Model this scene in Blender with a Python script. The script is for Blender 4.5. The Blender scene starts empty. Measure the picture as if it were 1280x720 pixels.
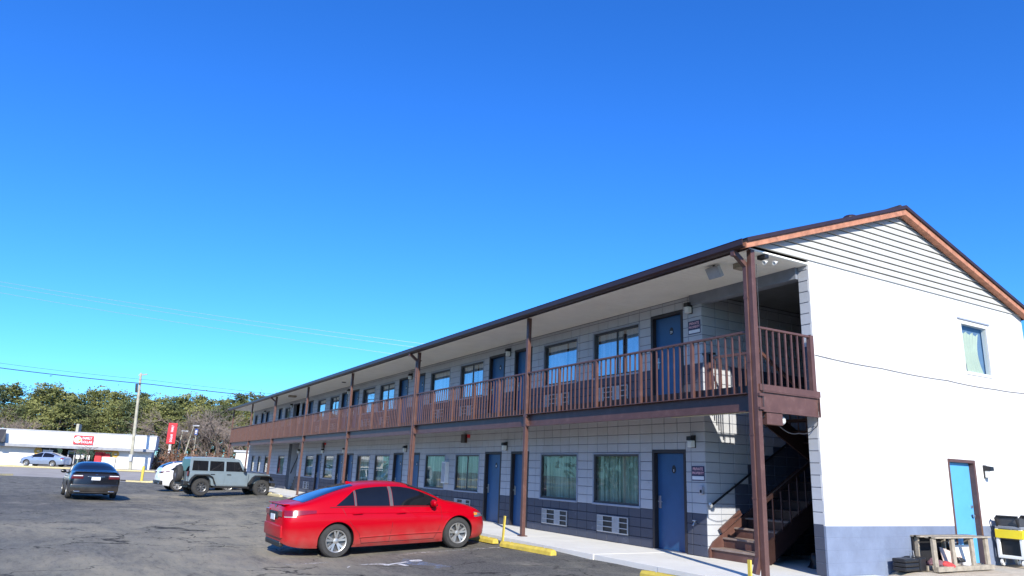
import bpy, bmesh, math, random
import numpy as np
from mathutils import Vector, Matrix, noise
R = math.radians
random.seed(7)
scn = bpy.context.scene
COL = scn.collection

# ------------------------------------------------------------------ camera
CAM = Vector((8.261, -9.412, 1.45))
yaw, pit, rol = R(29.587), R(14.509), R(2.28)
fw = Vector((-math.cos(yaw)*math.cos(pit), math.sin(yaw)*math.cos(pit), math.sin(pit)))
rt = Vector((math.sin(yaw), math.cos(yaw), 0)); up = rt.cross(fw)
r2 = math.cos(rol)*rt + math.sin(rol)*up; u2 = -math.sin(rol)*rt + math.cos(rol)*up
cd = bpy.data.cameras.new("camera"); cam = bpy.data.objects.new("camera", cd); COL.objects.link(cam)
m = Matrix.Identity(4)
for i in range(3):
    m[i][0], m[i][1], m[i][2], m[i][3] = r2[i], u2[i], -fw[i], CAM[i]
cam.matrix_world = m
cd.sensor_width = 36; cd.lens = 895.68/1280*36; cd.clip_end = 3000; cd.clip_start = .05
scn.camera = cam
# ------------------------------------------------------------------ light
SUN_EL, SUN_AZ = R(29), math.atan2(-.37, 1.0)
w = bpy.data.worlds.new("World"); scn.world = w; w.use_nodes = True
nt = w.node_tree; bg = nt.nodes['Background']
sky = nt.nodes.new('ShaderNodeTexSky'); sky.sky_type = 'NISHITA'; sky.sun_disc = False
sky.sun_elevation = SUN_EL; sky.sun_rotation = math.pi/2 - SUN_AZ
sky.air_density = 1.0; sky.dust_density = .25; sky.ozone_density = 2.2; sky.altitude = 0
hs = nt.nodes.new('ShaderNodeHueSaturation'); hs.inputs['Saturation'].default_value = 1.22; hs.inputs['Value'].default_value = 1.0
nt.links.new(sky.outputs[0], hs.inputs['Color']); tm = nt.nodes.new('ShaderNodeMix'); tm.data_type = 'RGBA'; tm.blend_type = 'MULTIPLY'; tm.inputs['Factor'].default_value = 1; tm.inputs['B'].default_value = (.34, .79, 1.42, 1)
nt.links.new(hs.outputs[0], tm.inputs['A']); nt.links.new(tm.outputs['Result'], bg.inputs[0])
bg.inputs[1].default_value = 0.12
sl = bpy.data.lights.new("sun", 'SUN'); sl.energy = 4.6; sl.angle = R(.53); sl.color = (1, .94, .83)
so = bpy.data.objects.new("sun", sl); COL.objects.link(so)
sd = Vector((math.cos(SUN_AZ)*math.cos(SUN_EL), math.sin(SUN_AZ)*math.cos(SUN_EL), math.sin(SUN_EL)))
so.rotation_euler = sd.to_track_quat('Z', 'Y').to_euler(); so.location = (30, -15, 30)
vs = scn.view_settings; vs.view_transform = 'Standard'; vs.look = 'None'; vs.gamma = 1; vs.exposure = 0.62
vs.use_curve_mapping = False
scn.cycles.max_bounces = 8; scn.cycles.transparent_max_bounces = 12
scn.cycles.caustics_reflective = False; scn.cycles.caustics_refractive = False

# ------------------------------------------------------------------ materials
def mat(name, col, rough=.6, metal=0, var=.12, vscale=3.0, bump=0, bscale=60, coat=0, spec=.5, dirt=None, obj=False, col2=None):
    """procedural: colour broken up by noise, optional second colour in patches, fine relief"""
    m = bpy.data.materials.new(name); m.use_nodes = True
    n = m.node_tree.nodes; l = m.node_tree.links; b = n['Principled BSDF']
    if obj: src = n.new('ShaderNodeTexCoord').outputs['Object']
    else: src = n.new('ShaderNodeNewGeometry').outputs['Position']
    t = n.new('ShaderNodeTexNoise'); t.inputs['Scale'].default_value = vscale; t.inputs['Detail'].default_value = 6; t.inputs['Roughness'].default_value = .65
    l.new(src, t.inputs['Vector'])
    mx = n.new('ShaderNodeMix'); mx.data_type = 'RGBA'
    c = Vector(col)
    mx.inputs['A'].default_value = (*(c*(1-var)), 1); mx.inputs['B'].default_value = (*(c*(1+var)), 1)
    if col2: mx.inputs['B'].default_value = (*col2, 1)
    rp = n.new('ShaderNodeMapRange'); rp.inputs['From Min'].default_value = .35; rp.inputs['From Max'].default_value = .65
    l.new(t.outputs['Fac'], rp.inputs['Value']); l.new(rp.outputs[0], mx.inputs['Factor'])
    out = mx.outputs['Result']
    if dirt:
        t2 = n.new('ShaderNodeTexNoise'); t2.inputs['Scale'].default_value = dirt[1]; t2.inputs['Detail'].default_value = 8; t2.inputs['Roughness'].default_value = .75
        l.new(src, t2.inputs['Vector'])
        r3 = n.new('ShaderNodeMapRange'); r3.inputs['From Min'].default_value = dirt[2]; r3.inputs['From Max'].default_value = dirt[3]
        l.new(t2.outputs['Fac'], r3.inputs['Value'])
        m2 = n.new('ShaderNodeMix'); m2.data_type = 'RGBA'; m2.inputs['B'].default_value = (*dirt[0], 1)
        l.new(out, m2.inputs['A']); l.new(r3.outputs[0], m2.inputs['Factor']); out = m2.outputs['Result']
    l.new(out, b.inputs['Base Color'])
    b.inputs['Roughness'].default_value = rough; b.inputs['Metallic'].default_value = metal
    b.inputs['Coat Weight'].default_value = coat; b.inputs['Coat Roughness'].default_value = .04
    b.inputs['Specular IOR Level'].default_value = spec
    if bump:
        t3 = n.new('ShaderNodeTexNoise'); t3.inputs['Scale'].default_value = bscale; t3.inputs['Detail'].default_value = 4
        l.new(src, t3.inputs['Vector'])
        bp = n.new('ShaderNodeBump'); bp.inputs['Strength'].default_value = bump; bp.inputs['Distance'].default_value = .01
        l.new(t3.outputs['Fac'], bp.inputs['Height']); l.new(bp.outputs[0], b.inputs['Normal'])
    return m

def add_blocks(m, depth=.0025):
    n = m.node_tree.nodes; l = m.node_tree.links; b = n['Principled BSDF']
    g = n.new('ShaderNodeNewGeometry'); sx = n.new('ShaderNodeSeparateXYZ'); cb = n.new('ShaderNodeCombineXYZ')
    l.new(g.outputs['Position'], sx.inputs[0]); l.new(sx.outputs['Y'], cb.inputs['X']); l.new(sx.outputs['Z'], cb.inputs['Y'])
    br = n.new('ShaderNodeTexBrick'); br.inputs['Scale'].default_value = 1; br.inputs['Brick Width'].default_value = .4064; br.inputs['Row Height'].default_value = .2032
    br.inputs['Mortar Size'].default_value = .006; br.inputs['Mortar Smooth'].default_value = .5; br.inputs['Color1'].default_value = (1, 1, 1, 1); br.inputs['Color2'].default_value = (.9, .9, .9, 1); br.inputs['Mortar'].default_value = (0, 0, 0, 1)
    l.new(cb.outputs[0], br.inputs['Vector'])
    bp = n.new('ShaderNodeBump'); bp.inputs['Strength'].default_value = .8; bp.inputs['Distance'].default_value = depth
    l.new(br.outputs['Color'], bp.inputs['Height'])
    old = b.inputs['Normal'].links[0].from_socket; l.new(old, bp.inputs['Normal']); l.new(bp.outputs[0], b.inputs['Normal'])
def glass_mat(name, tint, refl, gcol=(1, 1, 1), rough=.01, base=0):
    m = bpy.data.materials.new(name); m.use_nodes = True
    n = m.node_tree.nodes; l = m.node_tree.links; n.remove(n['Principled BSDF']); o = n['Material Output']
    tr = n.new('ShaderNodeBsdfTransparent'); tr.inputs[0].default_value = (*tint, 1)
    gl = n.new('ShaderNodeBsdfGlossy'); gl.inputs['Color'].default_value = (*gcol, 1); gl.inputs['Roughness'].default_value = rough
    fr = n.new('ShaderNodeFresnel'); fr.inputs['IOR'].default_value = refl
    g = n.new('ShaderNodeNewGeometry'); t = n.new('ShaderNodeTexNoise'); t.inputs['Scale'].default_value = 1.3
    bp = n.new('ShaderNodeBump'); bp.inputs['Strength'].default_value = .025; bp.inputs['Distance'].default_value = .05
    l.new(g.outputs['Position'], t.inputs['Vector']); l.new(t.outputs['Fac'], bp.inputs['Height']); l.new(bp.outputs[0], gl.inputs['Normal'])
    mr = n.new('ShaderNodeMapRange'); mr.inputs['To Min'].default_value = base; l.new(fr.outputs[0], mr.inputs['Value'])
    bf = n.new('ShaderNodeMath'); bf.operation = 'SUBTRACT'; bf.inputs[0].default_value = 1; l.new(g.outputs['Backfacing'], bf.inputs[1])
    ml = n.new('ShaderNodeMath'); ml.operation = 'MULTIPLY'; l.new(mr.outputs[0], ml.inputs[0]); l.new(bf.outputs[0], ml.inputs[1])
    mx = n.new('ShaderNodeMixShader'); l.new(ml.outputs[0], mx.inputs[0]); l.new(tr.outputs[0], mx.inputs[1]); l.new(gl.outputs[0], mx.inputs[2])
    l.new(mx.outputs[0], o.inputs['Surface'])
    return m

M = {}
M['block'] = mat('painted_block_grey', (.445, .46, .49), .7, var=.06, vscale=1.2, bump=.5, bscale=90, dirt=((.16, .18, .22), 2.2, .62, .85))
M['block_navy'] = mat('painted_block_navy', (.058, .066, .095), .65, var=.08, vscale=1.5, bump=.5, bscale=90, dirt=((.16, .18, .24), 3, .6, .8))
M['mortar'] = mat('mortar_grey', (.16, .175, .21), .9, var=.15, vscale=6)
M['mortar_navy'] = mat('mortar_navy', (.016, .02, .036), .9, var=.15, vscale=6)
M['white'] = mat('white_wall_paint', (.70, .69, .67), .75, var=.03, vscale=1.3, bump=.35, bscale=40, dirt=((.66, .65, .62), 1.1, .62, .9))
M['navyflat'] = mat('navy_wall_paint', (.165, .20, .28), .7, var=.10, vscale=2.4, bump=.35, bscale=40, dirt=((.22, .27, .37), 1.6, .52, .8))
add_blocks(M['white']); add_blocks(M['navyflat'])
M['siding'] = mat('white_siding', (.74, .74, .72), .55, var=.03, vscale=2)
M['gsiding'] = mat('gable_siding_paint', (.50, .50, .475), .6, var=.04, vscale=2, dirt=((.42, .415, .39), 1.2, .5, .75))
M['clip'] = mat('weathered_cable', (.26, .24, .23), .7)
M['gap'] = mat('siding_gap_shadow', (.09, .085, .08), .9)  # dark backing colour that draws the shadow lines between siding boards
M['brown'] = mat('brown_paint', (.105, .050, .040), .45, var=.12, vscale=5, bump=.12, bscale=60, dirt=((.17, .10, .085), 5, .55, .8))
M['stairdim'] = mat('stairwell_shade', (.12, .125, .13), .8)  # stairwell shade put into the ceiling colour
M['treadwood'] = mat('sunlit_worn_tread', (.25, .19, .16), .7, var=.2, vscale=8)  # worn wood, kept lighter for the treads the sun reaches
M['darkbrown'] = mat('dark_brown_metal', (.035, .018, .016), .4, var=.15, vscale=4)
M['frame'] = mat('dark_door_frame', (.022, .018, .02), .5, var=.2, vscale=4)
M['wfiller'] = mat('window_frame_bronze', (.05, .048, .05), .45, var=.2, vscale=4)
M['wtrim'] = mat('window_trim_grey', (.30, .34, .42), .6, var=.1, vscale=4)
M['rake'] = mat('raw_cedar_rake', (.42, .18, .105), .7, var=.25, vscale=7, bump=.3, bscale=50, dirt=((.60, .30, .20), 9, .58, .7))
M['shingle'] = mat('dark_shingles', (.035, .032, .033), .9, var=.25, vscale=12, bump=.5, bscale=40)
M['soffit'] = mat('cream_soffit', (.88, .86, .77), .6, var=.04, vscale=1.5)
M['door'] = mat('blue_door_paint', (.024, .088, .21), .42, var=.08, vscale=2)
M['doorsun'] = mat('sunlit_blue_door_paint', (.10, .36, .66), .45, var=.06, vscale=2)  # same blue as the other doors, lightened to carry the sunlight
M['steel'] = mat('brushed_steel', (.55, .55, .56), .3, metal=.9, var=.08, vscale=8)
M['acgrey'] = mat('ac_grille_grey', (.40, .41, .43), .55, var=.08, vscale=10)
M['black'] = mat('black_plastic', (.012, .012, .014), .45, var=.2, vscale=9)
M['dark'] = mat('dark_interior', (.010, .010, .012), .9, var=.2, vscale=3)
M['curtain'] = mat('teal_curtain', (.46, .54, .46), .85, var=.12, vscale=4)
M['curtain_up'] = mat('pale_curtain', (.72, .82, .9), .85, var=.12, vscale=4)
def pleat_shade(m, col):  # vertical bands in the cloth colour imitate shading of the folds
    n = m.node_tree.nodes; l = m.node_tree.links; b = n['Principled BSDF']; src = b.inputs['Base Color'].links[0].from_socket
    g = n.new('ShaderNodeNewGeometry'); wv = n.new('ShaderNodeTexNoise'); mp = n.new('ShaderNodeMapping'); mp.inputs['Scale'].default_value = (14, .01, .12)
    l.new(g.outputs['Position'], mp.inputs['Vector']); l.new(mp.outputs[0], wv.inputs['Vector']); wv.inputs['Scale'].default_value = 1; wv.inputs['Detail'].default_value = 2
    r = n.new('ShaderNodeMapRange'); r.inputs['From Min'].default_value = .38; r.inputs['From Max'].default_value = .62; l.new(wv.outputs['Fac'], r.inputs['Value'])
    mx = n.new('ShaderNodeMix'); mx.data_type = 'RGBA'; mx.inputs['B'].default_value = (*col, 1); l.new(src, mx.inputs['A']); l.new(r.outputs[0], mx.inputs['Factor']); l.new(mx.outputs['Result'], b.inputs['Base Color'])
pleat_shade(M['curtain'], (.16, .22, .18)); pleat_shade(M['curtain_up'], (.50, .60, .68))
M['curtain_w'] = mat('white_curtain', (.42, .47, .38), .85, var=.06, vscale=4)
M['glass'] = glass_mat('window_glass', (.90, .95, .93), 1.42, base=.035)
M['glass_clear'] = glass_mat('clear_window_glass', (.95, .97, .95), 1.35, base=.02)
M['glass_up'] = glass_mat('window_glass_coated', (.88, .92, .95), 1.7, (.9, .97, 1.0), base=.33)
M['concrete'] = mat('pale_concrete', (.72, .70, .63), .85, var=.06, vscale=1.0, bump=.3, bscale=70, dirt=((.56, .55, .52), 2.5, .56, .8))
M['apron'] = mat('sandy_concrete', (.50, .43, .33), .9, var=.15, vscale=3, bump=.5, bscale=40, dirt=((.36, .30, .22), 5, .5, .75))
M['yellow'] = mat('yellow_paint', (.62, .47, .07), .65, var=.12, vscale=6, bump=.3, bscale=50, dirt=((.33, .28, .16), 7, .55, .75))
M['yellowpale'] = mat('worn_yellow_paint', (.56, .48, .26), .7, var=.12, vscale=8, bump=.3, bscale=50, dirt=((.45, .42, .33), 9, .52, .7))
M['lens'] = mat('lamp_lens', (.72, .72, .68), .3, var=.03)
M['signnavy'] = mat('sign_navy', (.03, .03, .08), .5, var=.1)
M['signwhite'] = mat('sign_white', (.75, .75, .78), .5, var=.02)
M['signpink'] = mat('sign_lettering', (.72, .42, .46), .5, var=.05)
M['wood'] = mat('weathered_lumber', (.33, .285, .22), .8, var=.22, vscale=9, bump=.3, bscale=60)
M['red'] = mat('sign_red', (.62, .02, .03), .5, var=.08)
M['bark'] = mat('grey_bark', (.16, .12, .095), .9, var=.25, vscale=3, bump=.5, bscale=10)
M['polewood'] = mat('weathered_pole', (.38, .36, .28), .85, var=.2, vscale=2)
M['twig'] = mat('bare_twigs', (.25, .20, .165), .9, var=.2, vscale=1)
M['wire'] = mat('black_cable', (.02, .02, .022), .5)
M['wirepale'] = mat('aluminium_cable', (.30, .38, .46), .4, metal=.2)
def leafmat(name, a, b):
    m = mat(name, a, .7, var=.3, vscale=.35, col2=b)
    bs = m.node_tree.nodes['Principled BSDF']; bs.inputs['Specular IOR Level'].default_value = .2
    return m
M['pine1'] = leafmat('pine_needles_olive', (.085, .108, .04), (.215, .225, .08))
M['pine2'] = leafmat('pine_needles_dark', (.055, .078, .036), (.14, .165, .07))
M['pine3'] = leafmat('pine_needles_gold', (.12, .145, .045), (.265, .265, .09))
M['rust'] = leafmat('rusty_leaves', (.16, .07, .04), (.28, .15, .09))
M['tyre'] = mat('tyre_rubber', (.035, .034, .033), .85, var=.2, vscale=12, bump=.2, bscale=80, obj=True)
M['reverse'] = mat('reversing_lens', (.42, .36, .36), .3, obj=True)
M['rim'] = mat('alloy_rim', (.43, .42, .40), .38, metal=.7, var=.06, vscale=9, obj=True)
M['rimdark'] = mat('dark_rim', (.16, .16, .165), .35, metal=.7, var=.1, vscale=9, obj=True)
M['carglass'] = mat('tinted_car_glass', (.008, .009, .012), .03, var=.1, coat=.1, spec=.45, obj=True)
M['trim'] = mat('car_black_trim', (.014, .014, .015), .5, var=.2, vscale=9, obj=True)
M['chrome'] = mat('chrome_trim', (.7, .7, .72), .12, metal=1, var=.03, obj=True)
M['pillar'] = mat('grey_pillar_trim', (.12, .11, .11), .35, metal=.3, obj=True); M['chrome2'] = M['pillar']
M['tail'] = mat('red_lamp_lens', (.20, .002, .006), .15, var=.15, vscale=12, coat=.8, obj=True)
M['taildark'] = mat('smoked_lamp_lens', (.10, .010, .014), .12, var=.15, vscale=12, coat=.8, obj=True)
M['amber'] = mat('amber_lens', (.8, .28, .03), .15, var=.05, coat=.7, obj=True)
M['headl'] = mat('headlight_lens', (.22, .23, .25), .08, metal=.4, var=.2, vscale=20, coat=.8, obj=True)
M['plate'] = mat('licence_plate', (.72, .74, .78), .4, var=.02, obj=True)
def carpaint(name, col, rough=.28, metal=.35, dust=.0):
    m = mat(name, col, rough, metal, var=.03, vscale=2, coat=1.0, obj=True)
    n = m.node_tree.nodes; l = m.node_tree.links; b = n['Principled BSDF']
    # road dust that gathers low on the panels
    tc = n.new('ShaderNodeTexCoord'); sx = n.new('ShaderNodeSeparateXYZ'); l.new(tc.outputs['Object'], sx.inputs[0])
    mr = n.new('ShaderNodeMapRange'); mr.inputs['From Min'].default_value = .62; mr.inputs['From Max'].default_value = .2
    l.new(sx.outputs['Z'], mr.inputs['Value'])
    tn = n.new('ShaderNodeTexNoise'); tn.inputs['Scale'].default_value = 5; tn.inputs['Detail'].default_value = 6; l.new(tc.outputs['Object'], tn.inputs['Vector'])
    mu = n.new('ShaderNodeMath'); mu.operation = 'MULTIPLY'; l.new(mr.outputs[0], mu.inputs[0]); l.new(tn.outputs['Fac'], mu.inputs[1])
    mu2 = n.new('ShaderNodeMath'); mu2.operation = 'MULTIPLY'; mu2.inputs[1].default_value = dust; l.new(mu.outputs[0], mu2.inputs[0])
    src = b.inputs['Base Color'].links[0].from_socket
    mx = n.new('ShaderNodeMix'); mx.data_type = 'RGBA'; mx.inputs['B'].default_value = (.25, .20, .16, 1)
    l.new(src, mx.inputs['A']); l.new(mu2.outputs[0], mx.inputs['Factor']); l.new(mx.outputs['Result'], b.inputs['Base Color'])
    ro = n.new('ShaderNodeMapRange'); ro.inputs['To Min'].default_value = rough; ro.inputs['To Max'].default_value = .7; l.new(mu2.outputs[0], ro.inputs['Value']); l.new(ro.outputs[0], b.inputs['Roughness'])
    return m
M['carred'] = carpaint('red_car_paint', (.40, .0, .008), .32, .0, .6)
M['carred'].node_tree.nodes['Principled BSDF'].inputs['Coat Weight'].default_value = .22; M['carred'].node_tree.nodes['Principled BSDF'].inputs['Specular IOR Level'].default_value = .12
M['carblack'] = carpaint('graphite_car_paint', (.009, .009, .010), .25, .1, .4)
M['carblack'].node_tree.nodes['Principled BSDF'].inputs['Coat Weight'].default_value = .3
M['carjeep'] = carpaint('blue_grey_car_paint', (.185, .235, .265), .3, .05, .5)
M['carwhite'] = carpaint('white_car_paint', (.78, .78, .78), .3, .0, .4)
M['carblue'] = carpaint('pale_blue_car_paint', (.30, .38, .52), .3, .4, .4)

# asphalt with worn, sandy and dark sealed patches
def asphalt():
    m = bpy.data.materials.new('worn_asphalt'); m.use_nodes = True
    n = m.node_tree.nodes; l = m.node_tree.links; b = n['Principled BSDF']
    g = n.new('ShaderNodeNewGeometry'); P = g.outputs['Position']
    def nz(sc, det=6, ro=.6, stretch=None, dist=0):
        t = n.new('ShaderNodeTexNoise'); t.inputs['Scale'].default_value = sc; t.inputs['Detail'].default_value = det
        t.inputs['Roughness'].default_value = ro; t.inputs['Distortion'].default_value = dist
        if stretch:
            mp = n.new('ShaderNodeMapping'); mp.inputs['Scale'].default_value = stretch; mp.inputs['Rotation'].default_value = (0, 0, R(-28))
            l.new(P, mp.inputs['Vector']); l.new(mp.outputs[0], t.inputs['Vector'])
        else: l.new(P, t.inputs['Vector'])
        return t.outputs['Fac']
    def rng(x, a, bb, c=0, d=1):
        r = n.new('ShaderNodeMapRange'); r.inputs['From Min'].default_value = a; r.inputs['From Max'].default_value = bb
        r.inputs['To Min'].default_value = c; r.inputs['To Max'].default_value = d; l.new(x, r.inputs['Value']); return r.outputs[0]
    def math_(op, a, bb):
        q = n.new('ShaderNodeMath'); q.operation = op
        for i, v in enumerate((a, bb)):
            if isinstance(v, (int, float)): q.inputs[i].default_value = v
            else: l.new(v, q.inputs[i])
        return q.outputs[0]
    def mix(f, a, bb):
        q = n.new('ShaderNodeMix'); q.data_type = 'RGBA'
        if isinstance(f, float): q.inputs['Factor'].default_value = f
        else: l.new(f, q.inputs['Factor'])
        for k, v in (('A', a), ('B', bb)):
            if isinstance(v, tuple): q.inputs[k].default_value = (*v, 1)
            else: l.new(v, q.inputs[k])
        return q.outputs['Result']
    def blob(x, y, r):
        d = n.new('ShaderNodeVectorMath'); d.operation = 'DISTANCE'; d.inputs[1].default_value = (x, y, 0); l.new(P, d.inputs[0])
        return rng(d.outputs['Value'], r*.45, r*1.2, 1, 0)
    base = mix(rng(nz(.9, 10, .72, (.5, 1.5, 1)), .34, .66), (.048, .048, .044), (.158, .154, .132))
    base = mix(rng(nz(2.2, 10, .78, (.4, 1.4, 1)), .46, .70), base, (.25, .235, .175))
    # sandy worn area in the middle of the lot
    wear = blob(-10, -5.4, 4.2)
    for bx_, by_, br_ in ((-15, -5.0, 4.6), (-20, -4.8, 4.6), (-25.5, -5.2, 4.4), (-6, -7.6, 3.4), (-12.5, -9.8, 2.4), (-31, -6, 3.5)): wear = math_('MAXIMUM', wear, blob(bx_, by_, br_))
    sandy = math_('MULTIPLY', wear, rng(nz(1.0, 10, .72, (.45, 1.3, 1), .4), .34, .60))
    base = mix(math_('MULTIPLY', sandy, .95), base, (.36, .315, .215))
    base = mix(rng(nz(1.1, 8, .75, (.4, 1.6, 1)), .56, .68, 0, .6), base, (.30, .26, .21))
    # dark sealed patch by the walkway
    seal = math_('MULTIPLY', math_('MAXIMUM', blob(-4.2, -1.8, 2.8), math_('MULTIPLY', blob(-24, -11.5, 8), .7)), rng(nz(.8, 6, .6), .38, .55))
    base = mix(math_('MULTIPLY', seal, .85), base, (.050, .050, .052))
    base = mix(rng(nz(26, 6, .8), .38, .66, 0, .55), base, (.26, .25, .225))
    base = mix(rng(nz(9, 8, .8, (.3, 1.5, 1)), .52, .72, 0, .6), base, (.040, .040, .036))
    # fine light aggregate
    v = n.new('ShaderNodeTexVoronoi'); v.inputs['Scale'].default_value = 45; l.new(P, v.inputs['Vector'])
    base = mix(rng(v.outputs['Distance'], .0, .30, .7, 0), base, (.36, .34, .30))
    # cracks
    vc = n.new('ShaderNodeTexVoronoi'); vc.feature = 'DISTANCE_TO_EDGE'; vc.inputs['Scale'].default_value = .42
    mpc = n.new('ShaderNodeMixRGB'); mpc.inputs[0].default_value = .25
    nn = n.new('ShaderNodeTexNoise'); nn.inputs['Scale'].default_value = 1.6; nn.inputs['Detail'].default_value = 6; l.new(P, nn.inputs['Vector'])
    l.new(P, mpc.inputs[1]); l.new(nn.outputs['Color'], mpc.inputs[2])
    va = n.new('ShaderNodeVectorMath'); va.operation = 'MULTIPLY_ADD'; l.new(nn.outputs['Color'], va.inputs[0]); va.inputs[1].default_value = (1.6, 1.6, 0); l.new(P, va.inputs[2])
    l.new(va.outputs[0], vc.inputs['Vector'])
    crack = math_('MULTIPLY', rng(vc.outputs['Distance'], .0, .016, 1, 0), rng(nz(.3, 3), .40, .52))
    base = mix(crack, base, (.018, .018, .018))
    l.new(base, b.inputs['Base Color'])
    b.inputs['Roughness'].default_value = .9; b.inputs['Specular IOR Level'].default_value = .12
    bp = n.new('ShaderNodeBump'); bp.inputs['Strength'].default_value = .5; bp.inputs['Distance'].default_value = .012
    hh = math_('ADD', nz(130, 3), math_('MULTIPLY', nz(14, 5), .8)); l.new(hh, bp.inputs['Height']); l.new(bp.outputs[0], b.inputs['Normal'])
    return m
M['asphalt'] = asphalt()
M['canopy'] = mat('canopy_grey', (.27, .28, .30), .6)
M['road'] = mat('pale_road', (.34, .31, .27), .9, var=.12, vscale=.5, dirt=((.42, .39, .34), .8, .5, .8))
M['verge'] = mat('dry_grass_verge', (.40, .32, .14), .95, var=.25, vscale=2.5, bump=.6, bscale=12, dirt=((.26, .25, .10), 1.5, .5, .7))
M['earth'] = mat('dry_earth', (.20, .165, .11), .95, var=.25, vscale=.3, bump=.4, bscale=6, dirt=((.11, .12, .05), .2, .45, .65))
def paintmark(name, col, lo, hi, sc=9):
    """worn marking: paint flakes away to leave the asphalt below"""
    m = mat(name, col, .8, var=.08, vscale=6)
    n = m.node_tree.nodes; l = m.node_tree.links; b = n['Principled BSDF']; o = n['Material Output']
    g = n.new('ShaderNodeNewGeometry'); t = n.new('ShaderNodeTexNoise'); t.inputs['Scale'].default_value = sc; t.inputs['Detail'].default_value = 9; t.inputs['Roughness'].default_value = .8
    l.new(g.outputs['Position'], t.inputs['Vector'])
    r = n.new('ShaderNodeMapRange'); r.inputs['From Min'].default_value = lo; r.inputs['From Max'].default_value = hi; l.new(t.outputs['Fac'], r.inputs['Value'])
    l.new(r.outputs[0], b.inputs['Alpha'])
    return m
M['mark_white'] = paintmark('worn_white_marking', (.66, .66, .64), .33, .52)
M['mark_line'] = paintmark('faded_bay_line', (.58, .57, .52), .44, .62)
M['mark_blue'] = paintmark('worn_blue_marking', (.24, .31, .44), .42, .68, 5)

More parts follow.
